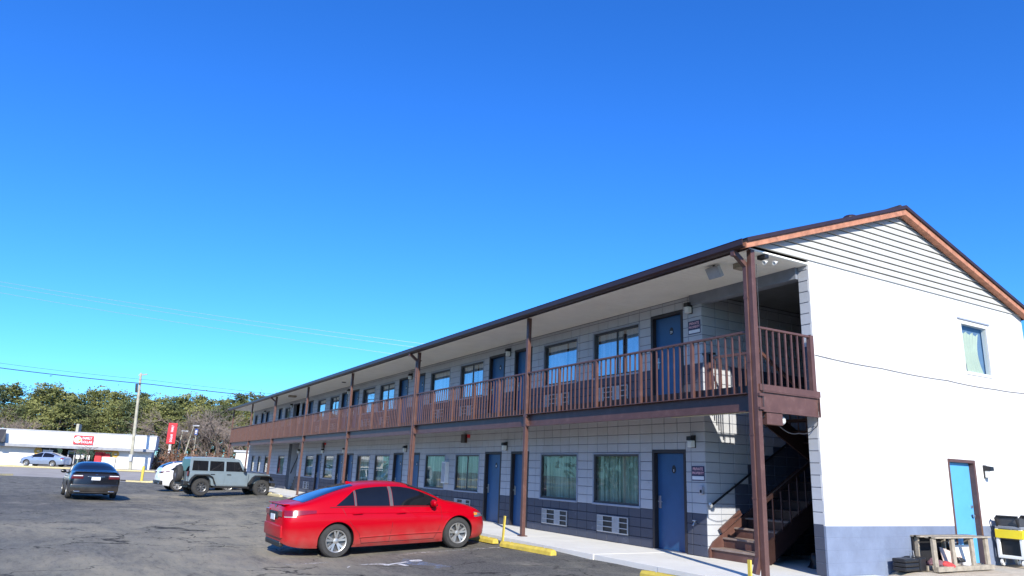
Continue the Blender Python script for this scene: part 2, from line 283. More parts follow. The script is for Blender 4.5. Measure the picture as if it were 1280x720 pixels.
# ------------------------------------------------------------------ mesh helper
class MB:
    def __init__(s): s.v = []; s.f = []; s.mi = []; s.cur = 0
    def add(s, vs, fs):
        o = len(s.v); s.v += [tuple(x) for x in vs]; s.f += [tuple(i+o for i in f) for f in fs]; s.mi += [s.cur]*len(fs)
    def box(s, x0, x1, y0, y1, z0, z1, mtx=None):
        vs = [(x, y, z) for z in (z0, z1) for y in (y0, y1) for x in (x0, x1)]
        if mtx is not None: vs = [mtx @ Vector(v) for v in vs]
        s.add(vs, [(0, 2, 3, 1), (4, 5, 7, 6), (0, 1, 5, 4), (2, 6, 7, 3), (0, 4, 6, 2), (1, 3, 7, 5)])
    def bevbox(s, x0, x1, y0, y1, z0, z1, b=.01, mtx=None):
        pts = []; 
        bm = bmesh.new(); bmesh.ops.create_cube(bm, size=1)
        for v in bm.verts: v.co = Vector((x0+(v.co.x+.5)*(x1-x0), y0+(v.co.y+.5)*(y1-y0), z0+(v.co.z+.5)*(z1-z0)))
        bmesh.ops.bevel(bm, geom=bm.edges[:], offset=b, segments=2, profile=.6, affect='EDGES')
        bm.verts.index_update()
        s.add([(mtx @ v.co if mtx is not None else v.co) for v in bm.verts], [[v.index for v in f.verts] for f in bm.faces]); bm.free()
    def beam(s, a, b, w, h=None, upv=(0, 0, 1)):
        a, b = Vector(a), Vector(b); d = (b-a); L = d.length; d.normalize(); upv = Vector(upv)
        if abs(d.dot(upv)) > .98: upv = Vector((0, 1, 0))
        x = d.cross(upv).normalized(); z = x.cross(d); h = h or w
        vs = [p + x*sx*w/2 + z*sz*h/2 for p in (a, b) for sx, sz in ((-1, -1), (1, -1), (1, 1), (-1, 1))]
        s.add(vs, [(3, 2, 1, 0), (4, 5, 6, 7), (0, 1, 5, 4), (1, 2, 6, 5), (2, 3, 7, 6), (3, 0, 4, 7)])
    def tube(s, pts, r, n=8, r2=None, cap=True):
        pts = [Vector(p) for p in pts]; k = len(pts); rs = r if isinstance(r, (list, tuple)) else [r + ((r2-r)*i/(k-1) if r2 is not None else 0) for i in range(k)]
        o = len(s.v); X = None
        for i, p in enumerate(pts):
            d = (pts[min(i+1, k-1)] - pts[max(i-1, 0)]).normalized()
            if X is None: X = d.orthogonal().normalized()
            X = (X - d*X.dot(d)).normalized(); Y = d.cross(X)
            for j in range(n):
                a = 2*math.pi*j/n; s.v.append(tuple(p + (X*math.cos(a)+Y*math.sin(a))*rs[i]))
        for i in range(k-1):
            for j in range(n):
                s.f.append((o+i*n+j, o+i*n+(j+1) % n, o+(i+1)*n+(j+1) % n, o+(i+1)*n+j)); s.mi.append(s.cur)
        if cap:
            s.f.append(tuple(o+j for j in range(n))[::-1]); s.mi.append(s.cur)
            s.f.append(tuple(o+(k-1)*n+j for j in range(n))); s.mi.append(s.cur)
    def lathe(s, prof, n=24, mtx=None, arc=(0, 2*math.pi)):
        """prof: (r, h) pairs turned about local Z"""
        o = len(s.v); full = abs(arc[1]-arc[0]-2*math.pi) < 1e-6; nn = n if full else n+1
        for r, h in prof:
            for j in range(nn):
                a = arc[0] + (arc[1]-arc[0])*j/n; v = Vector((r*math.cos(a), r*math.sin(a), h)); s.v.append(tuple(mtx @ v if mtx is not None else v))
        for i in range(len(prof)-1):
            for j in range(n):
                j2 = (j+1) % nn
                s.f.append((o+i*nn+j, o+i*nn+j2, o+(i+1)*nn+j2, o+(i+1)*nn+j)); s.mi.append(s.cur)
    def prism(s, poly, h0, h1, mp=lambda a, b, c: (a, b, c)):
        n = len(poly); vs = [mp(a, b, h0) for a, b in poly] + [mp(a, b, h1) for a, b in poly]
        s.add(vs, [tuple(range(n))[::-1], tuple(range(n, 2*n))] + [(i, (i+1) % n, n+(i+1) % n, n+i) for i in range(n)])
    def mesh(s, name, mats, smooth=False, fix=True, sharp=40):
        me = bpy.data.meshes.new(name); me.from_pydata(s.v, [], s.f)
        for m_ in (mats if isinstance(mats, (list, tuple)) else [mats]): me.materials.append(m_)
        if any(s.mi): me.polygons.foreach_set('material_index', s.mi)
        if fix:
            bm = bmesh.new(); bm.from_mesh(me); bmesh.ops.recalc_face_normals(bm, faces=bm.faces[:]); bm.to_mesh(me); bm.free()
        if smooth:
            me.shade_smooth(); me.set_sharp_from_angle(angle=R(sharp))
        me.update(); return me
    def build(s, name, mats, parent=None, smooth=False, fix=True, kind=None, label=None, sharp=40, loc=None):
        return link(name, s.mesh(name, mats, smooth, fix, sharp), parent, kind, label, loc)

def link(name, me, parent=None, kind=None, label=None, loc=None):
    o = bpy.data.objects.new(name, me); COL.objects.link(o)
    if parent: o.parent = parent
    if kind: o['kind'] = kind
    if label: o['label'] = label
    if loc is not None: o.location = loc
    return o
def thing(name, label, cat, loc=(0, 0, 0), rz=0, group=None):
    o = bpy.data.objects.new(name, None); COL.objects.link(o); o.location = loc; o.rotation_euler = (0, 0, rz); o.empty_display_size = .3
    return tag(o, label, cat, group)
def tag(o, label, cat, group=None):
    o['label'] = label; o['category'] = cat
    if group: o['group'] = group
    return o
def kids(o): return [c for c in bpy.data.objects if c.parent == o]
def copy_tree(o, chmap, parent=None):
    c = o.copy(); COL.objects.link(c)
    if parent is not None: c.parent = parent
    for ch in chmap.get(o, []): copy_tree(ch, chmap, c)
    return c
def childmap():
    d = {}
    for ob in bpy.data.objects:
        if ob.parent: d.setdefault(ob.parent, []).append(ob)
    return d
def text(name, s, size, m_, parent, mtx, extrude=.002, align='CENTER', sx=1, kind=None):
    cu = bpy.data.curves.new('t', 'FONT'); cu.body = s; cu.size = size; cu.extrude = extrude; cu.align_x = align; cu.align_y = 'CENTER'
    cu.offset = size*.02; cu.resolution_u = 2
    t = bpy.data.objects.new('t', cu); COL.objects.link(t)
    dg = bpy.context.evaluated_depsgraph_get(); me = bpy.data.meshes.new_from_object(t.evaluated_get(dg))
    bpy.data.objects.remove(t)
    me.transform(mtx @ Matrix.Diagonal((sx, 1, 1, 1))); me.materials.clear(); me.materials.append(m_)
    return link(name, me, parent)
FRONT = Matrix(((1, 0, 0, 0), (0, 0, -1, 0), (0, 1, 0, 0), (0, 0, 0, 1)))   # text plane facing -Y

F2 = 3.03     # upper floor
WY = 1.5      # facade plane

# ------------------------------------------------------------------ frame along the road
YR = math.atan2(math.cos(yaw), math.sin(yaw))      # heading of the road (local x), local y points away
AX = Vector((math.sin(yaw), math.cos(yaw), 0)); AF = Vector((-math.cos(yaw), math.sin(yaw), 0))
def LD(L, D, z=0): return Vector((CAM.x, CAM.y, 0)) + AX*L + AF*D + Vector((0, 0, z))
def Lpx(px, D): return D*((px-640)/895.7+.0094)/1.027
def gz(x, y):
    D = (Vector((x, y, 0)) - Vector((CAM.x, CAM.y, 0))).dot(AF)
    q = max(-y-.6, 0)
    z = -.07 - .055*min(q, 4.2) + .02*max(0, min(q-6, 5))
    if x > .2 and y > -1: z = -.07
    s = min(max((D-60)/14, 0), 1); s = s*s*(3-2*s)
    return z*(1-s) + .30*s
def sheet(name, L0, L1, D0, D1, off, m_, nL=40, nD=20, kind='structure', parent=None, gap=None):
    mb = MB(); vs = []; fs = []
    for i in range(nD+1):
        D = D0+(D1-D0)*i/nD
        for j in range(nL+1):
            L = L0+(L1-L0)*j/nL; p = LD(L, D); vs.append((p.x, p.y, gz(p.x, p.y)+off))
    for i in range(nD):
        for j in range(nL):
            a = i*(nL+1)+j; fs.append((a, a+1, a+nL+2, a+nL+1))
    mb.add(vs, fs); return mb.build(name, m_, parent, smooth=True, fix=False, kind=kind)
# ground: one sheet to the horizon
mb = MB(); vs = []; fs = []
Ds = [-300, -150, -80, -40, -20] + [i*4 for i in range(-2, 26)] + [110, 130, 170, 250, 400, 700, 1200]
Ls = [-900, -500, -300, -200, -140, -100] + [i*6 for i in range(-14, 15)] + [100, 140, 200, 300, 500, 900]
for D in Ds:
    for L in Ls:
        p = LD(L, D); vs.append((p.x, p.y, gz(p.x, p.y)-(.30 if -60 < D < 112 and -135 < L < 90 else .05)))
nL = len(Ls)
for i in range(len(Ds)-1):
    for j in range(nL-1): a = i*nL+j; fs.append((a, a+1, a+nL+1, a+nL))
mb.add(vs, fs); mb.build('ground', M['earth'], fix=False, smooth=True, kind='structure')
sheet('parking_lot', -75, 45, -45, 57.5, 0, M['asphalt'], 60, 52)
sheet('road', -260, 260, 59.5, 71, -.02, M['road'], 60, 8)
sheet('driveway', -46, -27.5, 57.5, 59.6, -.008, M['road'], 8, 2)
sheet('verge', -27.3, 10, 57.4, 59.7, .05, M['verge'], 12, 3)
sheet('verge', -120, -39.2, 55.8, 59.7, .05, M['verge'], 12, 3)
sheet('verge', -260, -48.2, 71, 74.0, .06, M['verge'], 40, 3)
sheet('verge', -47.6, 120, 71, 74.0, .06, M['verge'], 40, 3)
sheet('store_parking_lot', -110, -25, 74, 84.4, .0, M['road'], 20, 4)

# ================================================================== motel
B = thing('motel_building', 'long two storey grey block motel with white gable wall and brown balcony', 'motel', (0, 0, 0))
XE = -50.9
PX = [0, -7.33, -14.58, -21.85, -29.1, -36.35, -43.6, XE]
XC = -2.72
lowdoors = [(-4.34, -3.29), (-10.61, -9.60), (-12.25, -11.20), (-18.52, -17.48), (-20.20, -19.15), (-26.45, -25.40), (-28.05, -27.0), (-31.80, -30.75)]
updoors = [(-4.34, -3.29), (-10.61, -9.60), (-12.25, -11.20), (-18.52, -17.48), (-20.20, -19.15), (-26.45, -25.40), (-28.15, -27.15), (-34.6, -33.6), (-36.1, -35.05), (-42.3, -41.3), (-46.3, -45.25), (-48.0, -46.95)]
lowwins = [(-6.51, -4.79), (-8.94, -7.23), (-14.35, -12.65), (-16.90, -15.23), (-22.40, -20.66), (-24.80, -23.10), (-30.20, -28.55), (-33.95, -32.35), (-40.9, -39.2), (-45.0, -43.9), (-47.3, -46.3), (-49.6, -48.5)]
upwins = [(-6.56, -4.77), (-8.93, -7.31), (-14.35, -12.65), (-16.90, -15.23), (-22.46, -20.70), (-24.80, -23.15), (-30.15, -28.6), (-32.6, -31.05), (-40.4, -38.95), (-50.3, -49.3)]
WZ0, WZ1, DZ = .85, 1.99, 2.08
ops = [(a, b, 0, DZ) for a, b in lowdoors] + [(a, b, WZ0, WZ1) for a, b in lowwins] + [(a, b, F2, F2+DZ) for a, b in updoors] + [(a, b, F2+WZ0, F2+WZ1) for a, b in upwins]
ops += [(-38.3, -35.8, 0, 2.72), (-38.25, -36.7, F2, 5.15)]
BW, BH = .4064, .2032

def cells(u0, u1, z0, z1, opn, bw=BW, anchor=0.0, brick=False):
    """block rectangles over a wall less its openings"""
    out = []; nz = int(math.ceil(z1/BH))
    for r in range(int(z0//BH), nz):
        off = (bw/2 if (brick and r % 2) else 0) + anchor
        a0, a1 = max(r*BH, z0), min((r+1)*BH, z1)
        if a1-a0 < .03: continue
        k0 = int(math.floor((u0-off)/bw)); k1 = int(math.ceil((u1-off)/bw))
        for k in range(k0, k1):
            rects = [(max(off+k*bw, u0), min(off+(k+1)*bw, u1), a0, a1)]
            for (p, q, s, t) in opn:
                nr = []
                for (a, b, c, d) in rects:
                    if b <= p or a >= q or d <= s or c >= t: nr.append((a, b, c, d)); continue
                    if a < p: nr.append((a, p, c, d))
                    if b > q: nr.append((q, b, c, d))
                    aa, bb = max(a, p), min(b, q)
                    if c < s: nr.append((aa, bb, c, s))
                    if d > t: nr.append((aa, bb, t, d))
                rects = nr
            out += [(a, b, c, d, r) for a, b, c, d in rects if b-a > .02 and d-c > .02]
    return out
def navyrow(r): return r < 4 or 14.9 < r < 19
def rects_minus(u0, u1, z0, z1, opn):
    """backing wall as large rectangles (columns between openings)"""
    us = sorted({u0, u1, *[o[0] for o in opn if u0 < o[0] < u1], *[o[1] for o in opn if u0 < o[1] < u1]}); out = []
    for a, b in zip(us, us[1:]):
        mid = (a+b)/2; zs = [z0]
        for o in sorted([o for o in opn if o[0] < mid < o[1]], key=lambda o: o[2]): zs += [o[2], o[3]]
        zs.append(z1)
        for c, d in zip(zs[::2], zs[1::2]):
            if d-c > .005: out.append((a, b, c, d))
    return out
# block pieces: gathered for every wall, the 300 nearest become objects
J = .006; DEP = .009
def block_geo(w_, h_, dep=DEP):
    c = .004; x, z = w_/2-J, h_/2-J
    return [(-x, 0, -z), (x, 0, -z), (x, 0, z), (-x, 0, z), (-x+c, -dep, -z+c), (x-c, -dep, -z+c), (x-c, -dep, z-c), (-x+c, -dep, z-c)], [(4, 5, 6, 7), (0, 1, 5, 4), (1, 2, 6, 5), (2, 3, 7, 6), (3, 0, 4, 7)]
walls = []   # (parent object, cells, matrix from wall frame (u, depth, z))
I4 = Matrix.Identity(4)
# front wall: backing with openings, thickness .2
mb = MB(); wops = ops
for (a, b, c, d) in rects_minus(XE, XC-.201, 0, 5.42, wops):
    mb.cur = 0
    if d > F2 and c < F2 and False: pass
    mb.box(a, b, WY+DEP, WY+.2, c, d)
front = mb.build('front_wall', [M['mortar']], B, fix=False)
mb = MB()
for z0, z1 in ((0, .81), (F2, 3.858)):
    for (a, b, c, d) in rects_minus(XE, XC-.201, z0, z1, [o for o in wops if o[2] < z1 and o[3] > z0]):
        if c < z1 and d <= z1+2: mb.box(a, b, WY+DEP-.003, WY+DEP, c, min(d, z1))
mb.build('dark_paint_band', [M['mortar_navy']], B, fix=False)
fc = cells(XE, XC, 0, 5.36, wops, anchor=XC-7*BW)
walls.append((front, [c_ for c_ in fc], Matrix.Translation((0, WY+DEP, 0))))
# stairwell left wall (faces +X), gable wall stub front (faces -Y)
mb = MB(); mb.box(XC-.2, XC-.012, WY+.0125, 5.6, 0, 5.36)
stairwall = mb.build('stairwell_wall', [M['mortar']], B)
TX = Matrix(((0, -1, 0, XC-.012), (1, 0, 0, 0), (0, 0, 1, 0), (0, 0, 0, 1)))
walls.append((stairwall, cells(WY, 5.4, 0, 5.36, [], anchor=WY), TX))
mb = MB()
GD = (5.30, 6.26, .05, 2.07); GW = (6.31, 7.40, 3.85, 5.0)
for (a, b, c, d) in rects_minus(WY+.012, 8.95, -.05, 5.47, [GD, GW]): mb.box(-.24, -.0405, a, b, c, d)
gable = mb.build('gable_wall', [M['mortar']], B)
mb = MB()
# white outer skin of the gable wall with the door and window cut out, two paint colours
GD = (5.30, 6.26, .05, 2.07); GW = (6.31, 7.40, 3.85, 5.0)
for (z0, z1, k) in ((-.05, .80, 0), (.80, 5.4525, 1)):
    mb.cur = k
    for (a, b, c, d) in rects_minus(WY+.003, 8.95, z0, z1, [(p, q, max(s, z0), min(t, z1)) for p, q, s, t in (GD, GW) if s < z1 and t > z0]):
        mb.box(-.04, .0, a, b, c, d)
gskin = mb.build('painted_gable_face', [M['navyflat'], M['white']], B, fix=False)
walls.append((gable, cells(-.24, -.005, 0, 5.40, [], anchor=-.24, bw=.236), Matrix.Translation((0, WY+.012, 0))))
allp = []
for wi, (par_, cs, T) in enumerate(walls):
    for c_ in cs:
        a, b, c, d, r = c_; p = T @ Vector(((a+b)/2, 0, (c+d)/2))
        if not (p.z < 5.5): continue
        dist = (p-CAM).length; score = (b-a)*(d-c)**1/dist**2
        if wi == 1 and (p.y > 3.0): score *= .3
        allp.append((score, wi, c_, p))
allp.sort(key=lambda t: -t[0])
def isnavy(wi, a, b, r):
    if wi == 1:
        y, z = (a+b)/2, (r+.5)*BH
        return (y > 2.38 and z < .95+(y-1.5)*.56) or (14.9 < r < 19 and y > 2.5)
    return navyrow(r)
bmcache = {}
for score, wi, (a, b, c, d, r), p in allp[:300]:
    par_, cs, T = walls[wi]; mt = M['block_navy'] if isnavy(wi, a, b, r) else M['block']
    key = (round(b-a, 3), round(d-c, 3), mt.name)
    if key not in bmcache:
        vs_, fs_ = block_geo(b-a, d-c); me = bpy.data.meshes.new('block'); me.from_pydata(vs_, [], fs_); me.materials.append(mt); bmcache[key] = me
    o = link('block', bmcache[key], par_); T2 = T.copy(); T2.translation = p + (T.to_3x3() @ Vector((0, random.uniform(-.0015, .0015), 0)))
    o.matrix_local = T2
for wi, (par_, cs, T) in enumerate(walls):
    mb = MB()
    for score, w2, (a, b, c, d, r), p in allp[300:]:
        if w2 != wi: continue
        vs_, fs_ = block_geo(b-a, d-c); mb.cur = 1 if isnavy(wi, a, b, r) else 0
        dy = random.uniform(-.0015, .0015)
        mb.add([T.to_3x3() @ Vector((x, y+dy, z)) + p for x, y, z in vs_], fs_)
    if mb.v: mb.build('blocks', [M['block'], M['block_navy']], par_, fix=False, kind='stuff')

# other shell walls
mb = MB(); mb.box(XE, -.2, 8.75, 8.95, 0, 5.45); mb.build('back_wall', M['white'], B)
mb = MB(); mb.box(XE-.2, XE, WY, 8.95, 0, 5.45); mb.prism([(WY, 5.45), (4.45, 6.9), (8.95, 5.45)], XE-.2, XE, lambda a, b, c: (c, a, b)); mb.build('far_gable_wall', M['white'], B)
mb = MB(); mb.box(XE+.01, XC-.22, 2.6, 2.7, 0, 5.4); mb.box(XC-.012, -.24, 5.4, 5.5, 0, 5.4); mb.build('interior_wall', M['dark'], B)  # near-black colour stands in for unlit rooms and the stairwell's depth
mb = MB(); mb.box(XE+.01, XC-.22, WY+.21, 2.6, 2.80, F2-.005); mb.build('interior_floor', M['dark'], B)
# far recessed passage with its own side walls
mb = MB()
for x in (-38.3, -35.8): mb.box(x-.06 if x < -37 else x, x if x < -37 else x+.06, WY+.2, 2.6, 0, 2.72)
mb.box(-38.3, -35.8, 2.45, 2.58, 0, 2.72); mb.build('passage_wall', M['block'], B)
mb = MB()
for i in range(9): mb.box(-37.9+i*.24, -37.66+i*.24, WY+.25, WY+.9, 0, .2+i*.19)
mb.beam((-38.1, WY+.22, .95), (-36.0, WY+.22, 2.5), .05); mb.build('passage_stair', M['frame'], B)

# ---- roof
def zr(y): return 5.484 + .349*(y+.251) if y < 4.449 else 7.124 - .349*(y-4.449)
mb = MB()
y0, yr_, y1 = -.30, 4.449, 9.2
sec = [(y0, zr(y0)), (yr_, 7.124), (y1, zr(y1)), (y1, zr(y1)-.06), (yr_, 7.064), (y0, zr(y0)-.06)]
mb.add([(x, a, b) for x in (.20, XE-.45) for a, b in sec], [(0, 1, 7, 6), (1, 2, 8, 7), (2, 3, 9, 8), (3, 4, 10, 9), (4, 5, 11, 10), (5, 0, 6, 11), (0, 5, 4, 1), (1, 4, 3, 2), (6, 7, 10, 11), (7, 8, 9, 10)])
roof = mb.build('roof', M['shingle'], B)
# shingle courses: real steps along the slope near the gable edge
mb = MB()
for i in range(44):
    for sgn in (0, 1):
        t0 = i*.115; yy = y0-.01+t0 if sgn == 0 else y1+.01-t0
        if (sgn == 0 and yy > yr_-.05) or (sgn and yy < yr_+.05): continue
        ya, yb = (yy, yy+.125) if sgn == 0 else (yy, yy-.125)
        for (xa, xb) in ((.215, -4), (-4, -14)):
            mb.add([(xa, ya, zr(ya)+.001), (xb, ya, zr(ya)+.001), (xb, ya, zr(ya)+.012), (xa, ya, zr(ya)+.012), (xb, yb, zr(yb)+.003), (xa, yb, zr(yb)+.003), (xa, yb, zr(yb)-.002), (xb, yb, zr(yb)-.002)],
                   [(0, 1, 2, 3), (3, 2, 4, 5), (0, 3, 5, 6), (1, 7, 4, 2)])
mb.build('shingles', M['shingle'], roof, fix=False, kind='stuff')
mb = MB(); mb.tube([(.1, yr_, 7.135), (-30, yr_, 7.135), (XE-.4, yr_, 7.135)], .05, 8); mb.build('ridge_cap', M['shingle'], roof)
mb = MB(); mb.lathe([(.17, 0), (.17, .09), (.12, .14), (0, .15)], 12, Matrix.Translation((-.9, 4.2, 7.03))); mb.build('roof_vent', M['darkbrown'], roof)
# rake boards (raw cedar) and dark drip edge
for s in (0, 1):
    ya, yb = (y0, yr_) if s == 0 else (y1, yr_)
    mb = MB(); zt = .062
    poly = [(ya, zr(ya)-zt), (yb, zr(yb)-zt), (yb, zr(yb)-zt-.125), (ya, zr(ya)-zt-.105)]
    mb.prism(poly, .045, .185, lambda a, b, c: (c, a, b)); mb.build('rake_board', M['rake'], B)
    mb = MB(); mb.prism([(ya, zr(ya)+.012), (yb, zr(yb)+.012), (yb, zr(yb)-.06), (ya, zr(ya)-.06)], .201, .222, lambda a, b, c: (c, a, b)); mb.build('drip_edge', M['darkbrown'], B)
# siding on the gable: twelve boards, each its own piece
sp = MB(); sp.prism([(-.2, 5.465), (4.449, 7.0), (9.1, 5.465)], -.045, -.012, lambda a, b, c: (c, a, b)); panel = sp.build('gable_panel', M['gap'], B)
def ylim(z): return (z+.2-5.484)/.349-.251, 9.15-((z+.2-5.484)/.349-.251)-.25
for i in range(12):
    za, zb_ = 5.440+i*.1335, 5.440+(i+1)*.1335
    la, ra = ylim(za)[0]-.45, ylim(za)[1]+.45; lb, rb = ylim(zb_)[0]-.45, ylim(zb_)[1]+.45
    la = max(la, -.22); ra = min(ra, 9.1); lb = max(lb, -.22); rb = min(rb, 9.1)
    zt2 = min(zb_, 7.0)-.010
    mb = MB(); xo, xi = .030, .004
    za += .014
    vs = [(xo, la, za), (xo, ra, za), (xi, rb, zt2+.004), (xi, lb, zt2+.004), (-.012, la, za), (-.012, ra, za), (-.012, rb, zt2+.004), (-.012, lb, zt2+.004)]
    mb.add(vs, [(0, 1, 2, 3), (4, 7, 6, 5), (0, 4, 5, 1), (1, 5, 6, 2), (2, 6, 7, 3), (3, 7, 4, 0)]); mb.build('siding_board', M['gsiding'], panel)
# soffit boards running across the eave overhang, and boxed ceiling beyond
mb = MB(); mb.box(XE-.3, .0, -.2, WY, 5.372, 5.40); sof = mb.build('soffit', M['soffit'], B); mb = MB(); mb.box(XC, -.245, WY+.001, 5.4, 5.364, 5.40); mb.build('stairwell_ceiling', M['stairdim'], B)  # stairwell ceiling coloured dark to imitate its shade
for i in range(30):
    mb = MB(); x = -.02-i*.152; mb.bevbox(x-.146, x, -.19, WY-.004, 5.362, 5.373, .003); mb.build('soffit_board', M['soffit'], sof)
mb = MB()
for i in range(30, 330):
    x = -.02-i*.152; mb.box(x-.146, x, -.19, WY-.004, 5.364, 5.373)
mb.build('soffit_boards', M['soffit'], sof, fix=False, kind='stuff')
mb = MB(); mb.box(XC-.3, -.24, WY-.06, WY+.14, 5.14, 5.362); mb.build('header_beam', mat('grey_header_paint', (.20, .22, .26), .7), B)
# gutter with rolled lip along the eave, drop outlets
mb = MB(); prof = [(-.235, 5.455), (-.235, 5.315), (-.345, 5.315), (-.375, 5.35), (-.375, 5.44), (-.385, 5.455), (-.36, 5.46), (-.355, 5.33), (-.25, 5.33), (-.25, 5.455)]
mb.prism(prof, .16, XE-.4, lambda a, b, c: (c, a, b)); mb.build('gutter', M['darkbrown'], B)
mb = MB(); mb.box(XE-.4, .17, -.232, -.202, 5.30, 5.46); mb.build('fascia', M['darkbrown'], B)

# ---- posts, beams, floor slab
SL = -.08
for i, x in enumerate(PX):
    mb = MB(); mb.bevbox(x-.048, x+.048, -.048, .048, SL, 5.36, .008)
    p = mb.build('post', M['brown'], B)
    mb = MB(); mb.bevbox(x-.09, x+.09, -.09, .09, .0, .02, .004); mb.build('base_plate', M['brown'], p)
    if i in (0, 2, 5): pass
    mb = MB(); mb.box(x-.09, x+.09, -.045, .06, 2.62, 2.66); mb.box(x-.09, x+.09, -.045, .06, 2.84, 2.885); mb.build('beam_bracket', M['brown'], p)
    if i in (0, 2, 5):
        mb = MB(); dx = x-.092
        mb.bevbox(dx-.042, dx+.042, -.07, .02, .30, 5.10, .010)
        mb.beam((dx, -.025, 5.08), (dx-.01, -.27, 5.27), .08, .08); mb.box(dx-.05, dx+.03, -.34, -.25, 5.22, 5.33)
        mb.beam((dx, -.025, .33), (dx-.01, -.10, .08), .085, .08)
        for z in (1.2, 2.2, 3.4, 4.5): mb.box(dx-.047, dx+.05, -.075, .024, z, z+.03)
        mb.build('downspout', M['brown'], B)
for x0, x1 in zip(PX[1:], PX[:-1]):
    mb = MB(); a, b = x0+.058, x1-.058
    mb.box(a, b, .045, .06, 2.60, 2.905); mb.box(a, b, -.03, .045, 2.60, 2.613); mb.box(a, b, -.052, .045, 2.892, 2.905)
    bm_ = mb.build('balcony_beam', M['brown'], B)
    mb = MB()
    for k in range(5): 
        q = a+(b-a)*(k+.5)/5; mb.lathe([(.0, -.008), (.014, -.006), (.014, .0)], 8, Matrix.Translation((q, .045, 2.80)) @ Matrix.Rotation(-math.pi/2, 4, 'X').inverted())
    mb.build('bolt', M['steel'], bm_)
mb = MB(); mb.box(XE-.1, .02, .05, WY-.004, 2.91, F2); mb.box(-1.40, -.02, WY-.004, WY+.25, 2.91, F2); mb.build('balcony_floor', M['concrete'], B)
mb = MB(); mb.box(XE, .02, .062, WY-.004, 2.86, 2.905); mb.build('deck_underside', mat('deck_grey_paint', (.36, .36, .35), .8), B)
mb = MB(); mb.box(XE-.1, .06, .03, .048, 2.907, F2+.006); mb.build('floor_edge', M['darkbrown'], B)
# end beam with channel flanges
mb = MB(); mb.box(.03, .045, .06, 1.46, 2.59, 2.93); mb.box(.046, .08, .06, 1.475, 2.59, 2.607); mb.box(.046, .08, .06, 1.475, 2.913, 2.93); mb.box(.046, .08, 1.462, 1.475, 2.608, 2.912); mb.build('end_beam', M['brown'], B)
mb = MB(); mb.box(.021, .07, -.0, WY+.01, 2.935, 3.04); mb.build('floor_edge', M['brown'], B)

# ---- railings
rail = link('railing', MB().mesh('railing', M['brown']), B)
mb = MB(); 
for x0, x1 in zip(PX[1:], PX[:-1]):
    mb.bevbox(x0+.05, x1-.05, -.035, .025, 3.915, 3.955, .008)
mb.bevbox(-.02, .035, .05, 1.38, 3.985, 4.025, .008)
mb.build('top_rail', M['brown'], rail)
bal = []; posts = []
for i in range(7):
    a, b = PX[i+1], PX[i]; n = 5
    for k in range(n):
        u0, u1 = a+(b-a)*k/n, a+(b-a)*(k+1)/n
        if k: posts.append((u0, -.005, 2.907, 3.916))
        for j in range(1, 9): bal.append((u0+(u1-u0)*j/9, -.005))
me_b = MB(); me_b.box(-.0125, .0125, -.0125, .0125, 2.907, 3.917); me_b = me_b.mesh('baluster', M['brown'])
for x, y, z0, z1 in posts:
    mb = MB(); mb.bevbox(x-.032, x+.032, y-.03, y+.03, z0, z1, .005); mb.build('rail_post', M['brown'], rail)
eb = [(.008, .13+.155*k) for k in range(8)]
for x, y in eb:
    mb = MB(); mb.box(x-.0125, x+.0125, y-.0125, y+.0125, 3.005, 3.986); mb.build('baluster', M['brown'], rail)
mb = MB(); mb.bevbox(-.035, .05, 1.36, 1.45, 2.94, 4.03, .006); mb.build('rail_post', M['brown'], rail)
for x, y in sorted(bal, key=lambda t: -t[0])[:280]: link('baluster', me_b, rail, loc=(x, y, 0)) 
mb = MB()
for x, y in sorted(bal, key=lambda t: -t[0])[280:]: mb.box(x-.0125, x+.0125, y-.0125, y+.0125, 2.907, 3.917)
if mb.v: mb.build('balusters', M['brown'], rail, fix=False, kind='stuff')

# ---- stairs: two flights round a half landing
st = link('staircase', MB().mesh('staircase', M['brown']), B)
for i in range(8):
    y = 1.56+i*.33; z = .19*(i+1)
    mb = MB(); mb.bevbox(-2.68, -1.50, y-.03, y+.34, z-.035, z, .006); mb.build('tread', M['treadwood'] if i < 4 else M['darkbrown'], st)  # sheltered upper treads coloured darker in place of shade
    mb = MB(); mb.box(-2.66, -1.52, y, y+.03, z-.19, z-.036); mb.build('riser', M['brown'] if i < 3 else M['darkbrown'], st)  # inner risers darkened the same way, as painted shade
mb = MB(); mb.box(-2.68, -.26, 4.2, 5.4, 1.48, 1.52); mb.build('landing', M['brown'], st)
for x in (-2.69, -1.49):
    mb = MB(); mb.prism([(1.50, 0), (1.50, .16), (1.62, .30), (4.25, 1.80), (4.25, 1.45), (1.85, 0)], x-.02, x+.02, lambda a, b, c: (c, a, b)); mb.build('stringer', M['brown'] if x < -2 else M['darkbrown'], st)  # right stringer darkened to imitate the shade inside
for i in range(8):
    y = 4.15-i*.33; z = 1.52+.19*(i+1)
    mb = MB(); mb.box(-1.38, -.27, y-.34, y, z-.035, z); mb.build('tread', M['darkbrown'], st)  # second flight coloured dark, stairwell shade painted in
for x in (-1.40, -.27):
    mb = MB(); mb.prism([(4.25, 1.30), (4.25, 1.70), (1.6, 3.02), (1.6, 2.62)], x-.02, x+.02, lambda a, b, c: (c, a, b)); mb.build('stringer', M['darkbrown'], st)  # dark colour again stands for the stairwell shade
mb = MB(); mb.beam((-1.47, 1.62, 1.05), (-1.47, 4.2, 2.52), .05, .06)
for k in range(11):
    y = 1.72+k*.24; mb.beam((-1.47, y, .25+(y-1.62)*.575), (-1.47, y, 1.05+(y-1.62)*.572), .022)
mb.build('stair_railing', M['darkbrown'], st); mb = MB(); mb.beam((-1.47, 1.6, .02), (-1.47, 1.6, 1.12), .07); mb.build('newel_post', M['brown'], st)  # railing of the first flight darkened as painted shade
